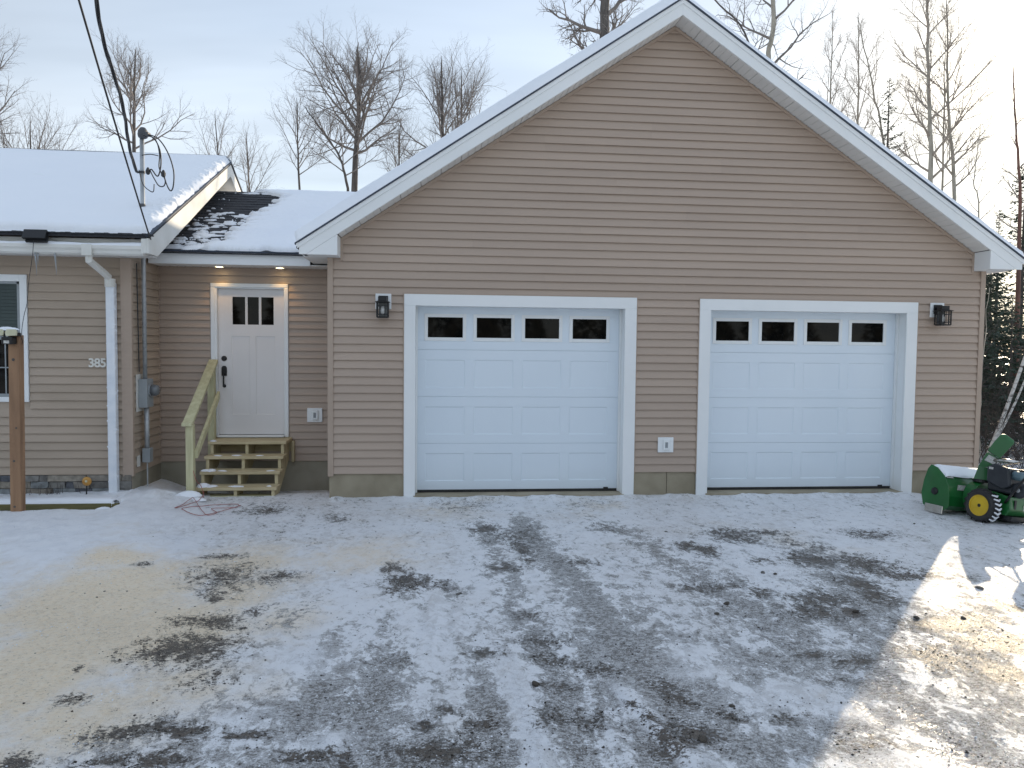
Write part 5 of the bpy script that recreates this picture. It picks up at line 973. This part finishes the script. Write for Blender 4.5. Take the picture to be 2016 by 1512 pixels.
def tfk(u, v): 
    d = np.minimum(np.minimum(u, 0.78 - u), np.minimum(v, 0.27 - v)) - 0.02 * fbm(u * 9, v * 9, 3)
    return np.where(d > 0, 0.028 * (1 - np.exp(-np.maximum(d, 0) / 0.015)), -0.004) + 0.004 * fbm(u * 20, v * 20, 2)
uq, vq = np.meshgrid(np.linspace(0, 0.78, 60), np.linspace(0, 0.25, 26), indexing='ij'); tq = tfk(uq, vq); bx_ = np.interp(vq, [0, .10, .25], [0.585, 0.50, 0.395]); bz_ = np.interp(vq, [0, .10, .25], [0.556, 0.525, 0.435])
pw = np.stack([bx_ - tq * 0.5, -0.39 + uq, bz_ + tq * 0.85], -1); Xn = np.array(X); pw = pw @ Xn[:3, :3].T + Xn[:3, 3]
tag(grid_mesh('bucket_snow', pw, M['snow']), 'snow lying on top of the snow blower bucket', kind='stuff')
# ------------------------------------------------------------------ stones on the drive
random.seed(31)
def pebble(r, seed, flat=0.6):
    import bmesh
    rs = random.Random(seed); b = bmesh.new(); bmesh.ops.create_icosphere(b, subdivisions=2, radius=r)
    ax = [Vector((rs.uniform(-1, 1), rs.uniform(-1, 1), rs.uniform(-1, 1))).normalized() for _ in range(7)]; cut = [rs.uniform(0.55, 0.9) * r for _ in ax]
    for v in b.verts:
        for a, c in zip(ax, cut):
            d = v.co.dot(a)
            if d > c: v.co -= a * (d - c) * 0.9
        v.co.x *= 1.25; v.co.z *= flat
    me = bpy.data.meshes.new('stone'); b.to_mesh(me); b.free(); return me
RK = [(3.12, 5.32, .045, 'clod', 'dark rounded clod lying in the dirty snow before the second overhead door'), (1.35, 3.65, .055, 'clod', 'dark reddish rock in the foreground ice'), (4.41, 5.72, .055, 'rock', 'grey flat stone in the sunlit snow'), (2.80, 6.22, .040, 'rock', 'pale stone beside a smaller one on the packed snow'), (2.89, 6.18, .032, 'clod', 'small dark stone next to the pale one'), (0.18, 5.86, .045, 'rock', 'grey stone beside the wheel rut before the first overhead door'),
      (0.58, 4.30, .050, 'clod', 'dark chunk at the end of the white wheel track'), (3.85, 7.80, .022, 'clod', 'small dark pebble on clean snow before the second overhead door'), (5.26, 7.86, .028, 'clod', 'dark pebble on the snow by the snow blower bucket'), (3.49, 5.15, .042, 'clod', 'dark lump at the shadow edge'), (3.84, 5.13, .036, 'clod', 'dark lump in the sunlit gravel'), (2.05, 5.32, .040, 'clod', 'flat dark stone in the grey ice'), (2.21, 5.53, .045, 'clod', 'dark stone with snow around it in the grey rut'), (1.63, 3.97, .028, 'clod', 'small black pebble in the foreground snow'), (2.39, 7.68, .030, 'rock', 'round grey pebble near the middle of the drive'), (-3.76, 8.97, .065, 'clod', 'snow capped dark stone at the corner of the timber edging')]
for i, (x, y, r, m_, lab) in enumerate(RK):
    r *= 0.52; o = link('rock', pebble(r, i), M[m_], None, fixn=False); o.location = (x, y, gz(x, y) + r * 0.22); o.rotation_euler = (0, 0, random.uniform(0, 6)); tag(o, lab, 'stone', 'loose stones on the drive')
clump([(-3.755, 8.97, gz(-3.76, 8.97) + 0.045, .05, .6)], 'stone_snow', 'cap of snow on the stone by the timber corner')
# gravel grit and frozen crumbs: too many to count
rs = np.random.RandomState(5); n = 60000
u = rs.rand(n) ** 1.5; yy = 2.9 + u * 6.6; half = 0.72 * yy + 0.6; xx = rs.uniform(-1, 1, n) * half + 0.10 * yy
sel = (xx > -4.5) & (xx < 7.4); xx, yy = xx[sel], yy[sel]
zz_, d_, i_, p_, t_, y_ = ground_fields(xx[None, :], yy[None, :]); zz_, d_, i_, y_ = zz_[0], d_[0], i_[0], y_[0]
pr_ = (0.04 + 1.0 * d_ + 0.16 * i_) * (1 - 0.93 * y_) * (0.35 + 1.3 * (fbm(xx * 4, yy * 4, 4) > 0.52)); keep = rs.rand(len(xx)) < pr_; xx, yy, zz_ = xx[keep], yy[keep], zz_[keep]
def crumbs(name, x, y, z, r, m, label, seed, flat=0.6):
    rs = np.random.RandomState(seed); k = len(x); oc = np.array([(1, 0, 0), (0, 1, 0), (-1, 0, 0), (0, -1, 0), (0, 0, 1), (0, 0, -1)], float)
    v = oc[None] * (r[:, None, None]) * rs.uniform(0.55, 1.4, (k, 6, 1)); v[:, :, 2] *= flat; a = rs.uniform(0, 6.3, k); c, s = np.cos(a)[:, None], np.sin(a)[:, None]
    vx = v[:, :, 0] * c - v[:, :, 1] * s; vy = v[:, :, 0] * s + v[:, :, 1] * c; v[:, :, 0], v[:, :, 1] = vx, vy
    v += rs.normal(0, 0.18, v.shape) * r[:, None, None]; v[:, :, 0] += x[:, None]; v[:, :, 1] += y[:, None]; v[:, :, 2] += (z + r * flat * 0.25)[:, None]
    t = np.array([(0, 1, 4), (1, 2, 4), (2, 3, 4), (3, 0, 4), (1, 0, 5), (2, 1, 5), (3, 2, 5), (0, 3, 5)]); f = (t[None] + (np.arange(k) * 6)[:, None, None]).reshape(-1)
    me = bpy.data.meshes.new(name); me.vertices.add(k * 6); me.vertices.foreach_set('co', v.reshape(-1).astype(np.float32)); me.loops.add(len(f)); me.loops.foreach_set('vertex_index', f.astype(np.int32)); me.polygons.add(len(f) // 3); me.polygons.foreach_set('loop_start', np.arange(0, len(f), 3, dtype=np.int32)); me.update(calc_edges=True); me.validate()
    o = link(name, me, m, None, fixn=False); return tag(o, label, kind='stuff')
r_ = 0.0022 + 0.0065 * rs.rand(len(xx)) ** 4; crumbs('gravel', xx, yy, zz_, r_, M['clod'], 'dark gravel grit scattered over the icy drive', 1)
n = 16000; yy = 2.9 + rs.rand(n) ** 1.3 * 6.5; xx = rs.uniform(-1, 1, n) * (0.72 * yy + 0.5) + 0.1 * yy; sel = (xx > -6) & (xx < 7.4) & (fbm(xx * 1.7 + 4, yy * 1.7, 4) > 0.5); xx, yy = xx[sel], yy[sel]
crumbs('snow_crumbs', xx, yy, ground_fields(xx[None], yy[None])[0][0], 0.002 + 0.006 * rs.rand(len(xx)) ** 3, M['snow'], 'crumbs of broken snow and ice on the drive', 2)
# ------------------------------------------------------------------ trees
class TB:
    """tube batches grouped by (points, sides)"""
    def __init__(s): s.g = {}
    def add(s, pts, rad, k): s.g.setdefault((len(pts), k), []).append((pts, rad))
    def mesh(s, name):
        V = []; F = []; off = 0
        for (n, k), L_ in s.g.items():
            P = np.array([p for p, r in L_], float); Rr = np.array([r for p, r in L_], float); m = len(L_)
            d = np.empty_like(P); d[:, 1:-1] = P[:, 2:] - P[:, :-2]; d[:, 0] = P[:, 1] - P[:, 0]; d[:, -1] = P[:, -1] - P[:, -2]
            d /= np.linalg.norm(d, axis=2, keepdims=True) + 1e-9
            ref = np.where(np.abs(d[:, :1, 2:3]) < 0.9, np.array([0, 0, 1.0]), np.array([1.0, 0, 0])); ref = np.broadcast_to(ref, d.shape)
            a = np.cross(d, ref); a /= np.linalg.norm(a, axis=2, keepdims=True) + 1e-9; b = np.cross(d, a)
            th = 2 * np.pi * np.arange(k) / k
            v = P[:, :, None] + (a[:, :, None] * np.cos(th)[None, None, :, None] + b[:, :, None] * np.sin(th)[None, None, :, None]) * Rr[:, :, None, None]
            V.append(v.reshape(-1, 3)); base = off + np.arange(m)[:, None, None] * (n * k); i = np.arange(n - 1)[None, :, None] * k; j = np.arange(k)[None, None, :]; j1 = (j + 1) % k
            F.append(np.stack([base + i + j, base + i + j1, base + i + k + j1, base + i + k + j], -1).reshape(-1, 4)); off += m * n * k
        V = np.concatenate(V); F = np.concatenate(F)
        me = bpy.data.meshes.new(name); me.vertices.add(len(V)); me.vertices.foreach_set('co', V.reshape(-1).astype(np.float32)); me.loops.add(F.size); me.loops.foreach_set('vertex_index', F.reshape(-1).astype(np.int32)); me.polygons.add(len(F)); me.polygons.foreach_set('loop_start', np.arange(0, F.size, 4, dtype=np.int32)); me.update(calc_edges=True); me.shade_smooth()
        return me
def unit(v): n = math.sqrt(v[0] ** 2 + v[1] ** 2 + v[2] ** 2) + 1e-9; return (v[0] / n, v[1] / n, v[2] / n)
def grow_branch(rg, tb, p, d, ln, r, lvl, maxl, up_, wig, dens, seg, ang=(0.5, 1.0)):
    pts = [p]; rad = [r]; q = p; dd = d
    for i in range(seg):
        dd = unit((dd[0] + rg.gauss(0, wig), dd[1] + rg.gauss(0, wig), dd[2] + rg.gauss(0, wig) + up_)); st_ = ln / seg
        q = (q[0] + dd[0] * st_, q[1] + dd[1] * st_, q[2] + dd[2] * st_); pts.append(q); rad.append(r * (1 - 0.8 * (i + 1) / seg))
    tb.add(pts, rad, 3 if lvl >= 2 else 5)
    if lvl >= maxl: return
    n = max(2, int(dens[lvl] * (1.1 if lvl < 2 else 1.3) * rg.uniform(0.8, 1.2)))
    for i in range(n):
        t = 0.18 + 0.82 * (i + rg.random()) / n; k = min(int(t * seg), seg - 1); f = t * seg - k
        a, b = pts[k], pts[k + 1]; pp = (a[0] + (b[0] - a[0]) * f, a[1] + (b[1] - a[1]) * f, a[2] + (b[2] - a[2]) * f); ax = unit((b[0] - a[0], b[1] - a[1], b[2] - a[2]))
        rn = unit((rg.gauss(0, 1), rg.gauss(0, 1), rg.gauss(0, 1))); an = rg.uniform(*ang); dot = rn[0] * ax[0] + rn[1] * ax[1] + rn[2] * ax[2]
        pr = unit((rn[0] - ax[0] * dot, rn[1] - ax[1] * dot, rn[2] - ax[2] * dot)); c, s = math.cos(an), math.sin(an)
        nd = (ax[0] * c + pr[0] * s, ax[1] * c + pr[1] * s, ax[2] * c + pr[2] * s)
        nl = ln * rg.uniform(0.32, 0.58) * (1.15 - 0.45 * t); rr = max(rad[k] * 0.58, 0.0024)
        grow_branch(rg, tb, pp, nd, nl, min(rr, 0.5 * r), lvl + 1, maxl, up_ * 1.1, wig * 1.1, dens, 3 if lvl >= 1 else 4, ang)
def bare_tree(label, path, r0, fork, crown, seed, m_trunk='bark', m_twig='twig', limbs=16, dens=(9, 6, 4), maxl=3, ang=(0.45, 0.95), up_=0.06, forks=0, group='bare trees behind the buildings', wig=0.10, name='bare_tree', taper=0.3, droop=0.0, fan=None):
    """path: trunk control points (world), fork: height where the limbs start, crown: limb length at the widest"""
    rg = random.Random(seed); base = path[0]
    if fan is None: fan = group.startswith('bare trees behind the house')
    t = thing(name, label, 'tree', (base[0], base[1], 0), group)
    pts = catmull(path, 6); pts = [p + Vector((rg.gauss(0, .012), rg.gauss(0, .012), 0)) for p in pts]; n = len(pts); z0, z1 = pts[0].z, pts[-1].z
    rad = [r0 * (1 - (1 - taper * 0.5) * ((p.z - z0) / (z1 - z0)) ** 1.2) + (0.3 * r0 if i == 0 else 0) for i, p in enumerate(pts)]; rad[-1] = 0.006
    MB().tube(pts, rad, 8).build('trunk', M[m_trunk], t, smooth=True)
    tb = TB()
    for i in range(limbs):
        f = (i + rg.random() * 0.7) / limbs; z = fork + (z1 - fork) * (0.62 * f if fan else f ** 0.9)
        j = next((q for q in range(n - 1) if pts[q + 1].z >= z), n - 2); a, b = pts[j], pts[j + 1]; u = (z - a.z) / max(b.z - a.z, 1e-3); p = a.lerp(b, u); rr = rad[j]
        az = i * 2.4 + rg.uniform(-0.6, 0.6); el = R(rg.uniform(28, 52) + 28 * f) - droop * (1 - f); ln = crown * (0.55 + 0.6 * math.sin(math.pi * min(1, 0.25 + 0.75 * f)) - 0.55 * f ** 2) * rg.uniform(0.75, 1.2)
        if fan: el = R(22 + 52 * f ** 0.8 + rg.uniform(-11, 11)); ln = min((z1 + 0.15 - z) / max(math.sin(el), .3) * rg.uniform(0.7, 1.05), crown * rg.uniform(1.0, 1.45)); rr = max(rr, r0 * 0.35)
        grow_branch(rg, tb, tuple(p), (math.cos(az) * math.cos(el), math.sin(az) * math.cos(el), math.sin(el)), max(ln, 0.4), min(rr * 0.55, 0.07), 0, maxl, up_, wig, dens, 5, ang)
    me = tb.mesh('crown'); link('crown', me, M[m_twig], t, fixn=False); return t
def conifer(label, base, h, w_, seed, m='needle', group='spruces at the wood edge', z_start=0.06, dens=1.7, name='spruce_tree', gap=0.0, nsz=0.68):
    rs = np.random.RandomState(seed); t = thing(name, label, 'tree', base, group)
    MB().tube([(base[0], base[1], base[2] - 0.3), (base[0] + 0.03, base[1], base[2] + h * 0.5), (base[0], base[1], base[2] + h)], [0.024 * h ** 0.8, 0.012 * h ** 0.8, 0.004], 7).build('trunk', M['bark'], t)
    tb = TB(); A = []; z = h * z_start
    while z < h * 0.985:
        f = z / h; L_ = w_ * (1 - f) ** 0.85 * rs.uniform(0.8, 1.15) + 0.08; nb = int(rs.randint(5, 8))
        for b in range(nb):
            if rs.rand() < gap: continue
            az = rs.uniform(0, 6.283); l_ = L_ * rs.uniform(0.6, 1.15); el0 = -0.25 + 0.7 * f + rs.uniform(-0.15, 0.15); p = np.array([base[0], base[1], base[2] + z]); P = [p.copy()]
            for i in range(4): e = el0 - 0.10 + 0.12 * i; p = p + l_ / 4 * np.array([np.cos(az) * np.cos(e), np.sin(az) * np.cos(e), np.sin(e)]); P.append(p.copy())
            tb.add([tuple(q) for q in P], [0.012 * (1 - 0.2 * i) * max(l_, .3) for i in range(5)], 3); P = np.array(P)
            k = max(5, int(l_ * 22 * dens)); u = rs.uniform(0.12, 1.0, k) * 3.999; ii = u.astype(int); c = P[ii] + (P[ii + 1] - P[ii]) * (u - ii)[:, None]
            c = c + rs.normal(0, 1, (k, 3)) * np.array([0.05, 0.05, 0.03]) * max(l_, 0.4); dirv_ = np.array([np.cos(az), np.sin(az), 0]); sd_ = np.array([-np.sin(az), np.cos(az), 0])
            sgn = rs.choice([-1, 1], k)[:, None]; dd = dirv_ * rs.uniform(0.3, 0.9, (k, 1)) + sd_ * sgn * rs.uniform(0.2, 1.0, (k, 1)) + np.array([0, 0, -1]) * rs.uniform(0.0, 0.55, (k, 1)); dd /= np.linalg.norm(dd, axis=1, keepdims=True)
            s_ = nsz * rs.uniform(0.10, 0.22, (k, 1)) * (0.6 + 0.5 * min(l_, 1.2)); wv = np.cross(dd, rs.normal(0, 1, (k, 3))); wv /= np.linalg.norm(wv, axis=1, keepdims=True); wv *= s_ * 0.20
            A.append(np.stack([c - wv * 0.5, c + dd * s_ * 0.5 + wv, c + dd * s_, c + dd * s_ * 0.45 - wv], 1))
        z += max(0.10, 0.30 * (1 - f) ** 0.5 * (h / 8) ** 0.3)
    link('branches', tb.mesh('branches'), M['bark'], t, fixn=False)
    A = np.concatenate(A); k = len(A); me = bpy.data.meshes.new('crown'); me.vertices.add(k * 4); me.vertices.foreach_set('co', A.reshape(-1).astype(np.float32)); me.loops.add(k * 4); me.loops.foreach_set('vertex_index', np.arange(k * 4, dtype=np.int32)); me.polygons.add(k); me.polygons.foreach_set('loop_start', np.arange(0, k * 4, 4, dtype=np.int32)); me.update(calc_edges=True)
    link('crown', me, M[m], t, fixn=False); return t
G1 = 'bare trees behind the house and entry roofs'; G2 = 'bare trees beyond the garage'
bare_tree('bare tree at the far end of the house roof, branches reaching into view', [(-13.9, 24, 0), (-13.8, 24, 5), (-13.6, 24, 10.9)], .16, 5.5, 2.2, 1, limbs=15, group=G1)
bare_tree('bushy many stemmed bare tree over the snowy house roof', [(-14.3, 28, 0), (-14.0, 28, 5), (-13.9, 28, 9.6)], .10, 4.6, 2.4, 2, limbs=22, dens=(9, 6, 3), up_=0.10, group=G1)
bare_tree('low bare tree right beside the bushy one over the house roof', [(-13.0, 28.5, 0), (-12.7, 28.5, 4), (-12.3, 28.5, 8.4)], .08, 4.2, 2.0, 22, limbs=16, dens=(8, 5, 3), up_=0.10, group=G1)
bare_tree('dark bare tree standing straight behind the weatherhead', [(-10.4, 28, 0), (-10.5, 28, 6), (-10.5, 28, 9.6), (-10.4, 28, 12.1)], .15, 8.6, 2.0, 3, limbs=13, dens=(9, 6, 4), ang=(0.4, 0.9), up_=0.08, wig=0.16, group=G1)
bare_tree('slim pale bare tree just past the weatherhead tree', [(-8.5, 32, 0), (-8.6, 32, 6), (-8.9, 32, 11.2)], .09, 7.2, 1.5, 4, limbs=12, dens=(7, 5, 3), group=G1)
bare_tree('thin bare tree over the peak of the house rake', [(-6.9, 30, 0), (-7.0, 30, 5), (-7.2, 30, 9.9)], .08, 6.4, 1.5, 5, limbs=12, dens=(7, 5, 3), group=G1)
bare_tree('slender forked bare tree over the dark shingle patch', [(-4.75, 27, 0), (-4.7, 27, 6), (-4.78, 27, 8.4), (-4.8, 27, 10.3)], .085, 7.6, 1.4, 6, limbs=12, dens=(7, 5, 3), group=G1)
bare_tree('tallest dark bare tree with a full crown over the entry roof', [(-3.0, 27, 0), (-2.92, 27, 5), (-2.85, 27, 8), (-2.72, 27, 10), (-2.75, 27, 12.2)], .20, 8.4, 2.3, 7, limbs=20, dens=(9, 7, 5), ang=(0.5, 1.05), up_=0.05, wig=0.13, group=G1)
bare_tree('bare tree curving away beside the tallest one', [(-3.05, 26.5, 0), (-3.0, 26.5, 5), (-3.05, 26.5, 7.2), (-3.35, 26.5, 8.3), (-3.9, 26.5, 9.1), (-4.5, 26.5, 9.9)], .11, 7.6, 1.5, 8, limbs=13, dens=(8, 5, 3), group=G1)
bare_tree('small bare tree between the tallest tree and the garage rake', [(-1.5, 29, 0), (-1.45, 29, 6), (-1.4, 29, 10.3)], .09, 7.0, 1.5, 9, limbs=13, dens=(8, 5, 3), group=G1)
bare_tree('broad bare tree rising from behind the garage rake', [(0.2, 28, 0), (0.17, 28, 6), (0.15, 28, 9.3), (0.1, 28, 12.3)], .14, 8.0, 2.1, 10, limbs=17, dens=(8, 6, 5), ang=(0.45, 1.0), up_=0.06, wig=0.13, group=G1)
bare_tree('second stem of bare tree close to the garage rake', [(1.0, 29, 0), (0.9, 29, 7), (0.85, 29, 12.2)], .12, 8.0, 1.9, 11, limbs=14, dens=(9, 6, 3), ang=(0.35, 0.8), up_=0.10, group=G1)
bare_tree('dark thick trunked tree with level limbs beside the gable peak', [(4.75, 22, 0), (4.74, 22, 8), (4.72, 22, 11), (4.8, 22, 14.5)], .24, 9.2, 2.0, 12, limbs=14, dens=(9, 6, 4), ang=(0.5, 1.1), up_=0.0, wig=0.2, group=G2, taper=0.8, droop=0.55)
bare_tree('knotty grey tree just past the gable peak', [(9.5, 22, 0), (9.6, 22, 8), (9.63, 22, 10.4), (9.75, 22, 11.3), (9.7, 22, 14)], .13, 8.8, 1.8, 13, 'aspen', 'twig', limbs=11, dens=(7, 5, 3), ang=(0.5, 1.1), up_=0.03, wig=0.2, group=G2, taper=0.8)
bare_tree('leaning twiggy tree between the gable peak and the knotty grey tree', [(9.5, 21, 0), (9.2, 21, 7), (8.64, 21, 10.4), (7.6, 21, 11.6), (6.9, 21, 12.6)], .09, 9.0, 1.3, 14, 'bark', 'twig', limbs=11, dens=(7, 5, 3), wig=0.2, group=G2)
A = dict(m_trunk='aspen', m_twig='aspen_twig', group='slim aspens beyond the garage rake')
bare_tree('first slim aspen past the knotty tree', [(13.6, 26, 0), (13.65, 26, 8), (13.7, 26, 13.7)], .075, 7.5, 1.5, 15, limbs=18, dens=(9, 7, 5), ang=(0.35, 0.95), up_=0.06, **A)
bare_tree('second slim aspen with a twin top', [(15.4, 27, 0), (15.35, 27, 8), (15.2, 27, 14.0)], .085, 7.5, 1.6, 16, limbs=18, dens=(9, 7, 5), ang=(0.35, 0.95), up_=0.06, **A)
bare_tree('faint thin aspen between the first and second slim aspens', [(15.1, 29, 0), (15.1, 29, 8), (15.2, 29, 13.2)], .06, 7.5, 1.4, 28, limbs=14, dens=(6, 4, 3), ang=(0.3, 0.75), up_=0.10, **A)
bare_tree('curved aspen in front of the ragged spruce', [(15.3, 25, 0), (15.25, 25, 6), (15.1, 25, 9), (14.6, 25, 11), (14.1, 25, 13.0)], .085, 8.0, 1.5, 17, limbs=14, dens=(7, 5, 3), ang=(0.3, 0.8), up_=0.08, **A)
bare_tree('thickest aspen reaching out of the picture', [(15.6, 23, 0), (15.5, 23, 7.4), (15.25, 23, 11.3), (15.1, 23, 15.0)], .115, 7.0, 1.9, 18, limbs=24, dens=(9, 7, 5), ang=(0.35, 0.95), up_=0.06, **A)
bare_tree('aspen with a whitish trunk close past the thickest one', [(17.1, 24, 0), (17.05, 24, 7), (16.7, 24, 10), (16.5, 24, 13.6)], .10, 7.2, 1.7, 19, limbs=20, dens=(9, 7, 5), ang=(0.35, 0.95), up_=0.06, **A)
bare_tree('slight dark stemmed aspen between two thicker ones', [(17.3, 25, 0), (17.3, 25, 7), (17.2, 25, 12.9)], .065, 7.5, 1.3, 20, limbs=14, dens=(7, 5, 3), ang=(0.3, 0.8), up_=0.09, **A)
bare_tree('crooked small bare tree low by the eave', [(15.75, 21, 0), (15.7, 21, 5.8), (15.5, 21, 6.8), (15.65, 21, 8.4)], .05, 5.5, 1.0, 21, limbs=11, dens=(6, 4, 3), **A)
bare_tree('reddish trunked half bare tree at the edge of the view', [(14.65, 18, 0), (14.55, 18, 5.6), (14.35, 18, 7.4), (14.22, 18, 9.0)], .075, 4.2, 0.9, 23, 'red_bark', 'aspen_twig', limbs=12, dens=(6, 4, 3), group=G2, droop=0.3)
conifer('ragged thin spruce behind the curved aspen', (14.82, 24.3, 0), 11.0, 1.9, 40, 'needle_b', gap=0.3, z_start=0.45, dens=1.8, nsz=0.55)
conifer('small pale spire spruce over the eave end', (24.9, 32, 0), 8.3, 1.0, 41, 'needle_b')
S = 'dark spruces beside the garage corner'
SPR = [((16.7, 20.5, 0), 7.4, 1.6, 'needle', 'tall dark spruce at the edge of the view'), ((12.3, 16.2, 0), 3.9, 1.3, 'needle', 'spruce close behind the garage corner'), ((13.1, 17.6, 0), 4.6, 1.4, 'needle', 'second spruce back from the garage corner'), ((12.05, 15.0, 0), 3.0, 1.15, 'needle_b', 'bluish young spruce beside the corner post'), ((14.3, 18.6, 0), 4.9, 1.5, 'needle', 'spruce in the middle of the dark stand'), ((15.9, 22.0, 0), 5.6, 1.6, 'needle_b', 'paler spruce deep in the stand'), ((18.3, 25, 0), 6.2, 1.7, 'needle', 'spruce at the back of the stand'), ((20.2, 27, 0), 6.6, 1.8, 'needle', 'farthest tall spruce of the stand'), ((17.6, 21.0, 0), 5.6, 1.6, 'needle', 'spruce beside the tall dark one'), ((19.8, 23.2, 0), 5.2, 1.6, 'needle', 'spruce behind the reddish tree'), ((21.7, 24.0, 0), 6.0, 1.8, 'needle', 'wide spruce out past the sunlit ground'), ((13.6, 15.9, 0), 3.4, 1.2, 'needle', 'low spruce over the fallen birches')]
for i, (b_, h_, w_, m_, lab) in enumerate(SPR): conifer(lab, b_, h_, w_, 50 + i, m_, group=S)
# fallen birches, sapling, brush
for lab, pth, r in (('pale fallen birch propped up past the snow blower', [(9.9, 12.9, -0.25), (10.45, 13.1, 0.75), (11.05, 13.3, 2.0), (11.6, 13.5, 3.1)], .040), ('thinner fallen birch leaning behind the pale one', [(10.15, 13.3, -0.3), (10.9, 13.5, 0.75), (11.55, 13.7, 1.9)], .028)):
    t = thing('fallen_birch', lab, 'fallen tree', pth[0], 'leaning birch trunks in the brush'); cpn = catmull(pth, 6); MB().tube(cpn, [r * (1 - 0.5 * i / len(cpn)) for i in range(len(cpn))], 7).build('trunk', M['birch'], t, smooth=True)
    tb = TB(); rg = random.Random(3)
    for i in range(8): p = cpn[rg.randint(4, len(cpn) - 1)]; grow_branch(rg, tb, tuple(p), unit((rg.gauss(0, .6), rg.gauss(0, .6), .6)), rg.uniform(.4, .9), .008, 0, 2, 0.05, .15, (5, 4), 4)
    link('crown', tb.mesh('crown'), M['brush'], t, fixn=False)
bare_tree('thin grey sapling beside the garage corner post', [(9.30, 12.2, -0.3), (9.27, 12.2, 0.8), (9.32, 12.2, 2.1), (9.36, 12.2, 3.0)], .020, 1.2, 0.5, 60, 'aspen', 'brush', limbs=8, dens=(5, 3), maxl=2, group=G2, name='sapling')
tb = TB(); rg = random.Random(77)
for i in range(260):
    x = rg.uniform(8.4, 16); y = rg.uniform(11.5, 20)
    if x / y < 0.62: continue
    for j in range(4):
        d = unit((rg.gauss(0, .5), rg.gauss(0, .5), 1)); grow_branch(rg, tb, (x + rg.gauss(0, .2), y, -0.35), d, rg.uniform(0.5, 1.9), .008, 1, 3, 0.04, .16, (0, 5, 4), 4)
o = link('undergrowth', tb.mesh('undergrowth'), M['brush'], None, fixn=False); tag(o, 'tangle of bare brush under the spruces by the garage corner', kind='stuff')

# the wood across the drive, behind the viewer (mirrored in the dark panes)
A = []; rs = np.random.RandomState(91); tbt = TB()
for i in range(34):
    bx_, by_ = -30 + i * 1.9 + rs.uniform(-.8, .8), -17 - rs.uniform(0, 9); h_ = rs.uniform(4.2, 6.8); wd = rs.uniform(1.5, 2.3); k = 1500
    f = rs.rand(k) ** 1.3; az = rs.uniform(0, 6.283, k); rr = wd * (1 - f) ** 0.9 * np.sqrt(rs.uniform(0.15, 1, k)); c = np.stack([bx_ + rr * np.cos(az), by_ + rr * np.sin(az), 0.3 + f * (h_ - 0.3)], 1)
    dd = np.stack([np.cos(az), np.sin(az), rs.uniform(-0.6, 0.1, k)], 1) + rs.normal(0, .35, (k, 3)); dd /= np.linalg.norm(dd, axis=1, keepdims=True); wv = np.cross(dd, rs.normal(0, 1, (k, 3))); wv /= np.linalg.norm(wv, axis=1, keepdims=True); s_ = rs.uniform(.25, .55, (k, 1)); A.append(np.stack([c, c + dd * s_ * .5 + wv * s_ * .22, c + dd * s_, c + dd * s_ * .5 - wv * s_ * .22], 1))
A = np.concatenate(A); k = len(A); me = bpy.data.meshes.new('woods'); me.vertices.add(k * 4); me.vertices.foreach_set('co', A.reshape(-1).astype(np.float32)); me.loops.add(k * 4); me.loops.foreach_set('vertex_index', np.arange(k * 4, dtype=np.int32)); me.polygons.add(k); me.polygons.foreach_set('loop_start', np.arange(0, k * 4, 4, dtype=np.int32)); me.update(calc_edges=True)
tag(link('woods', me, M['needle'], None, fixn=False), 'dark evergreen wood across the drive, mirrored in the garage door panes', kind='stuff')
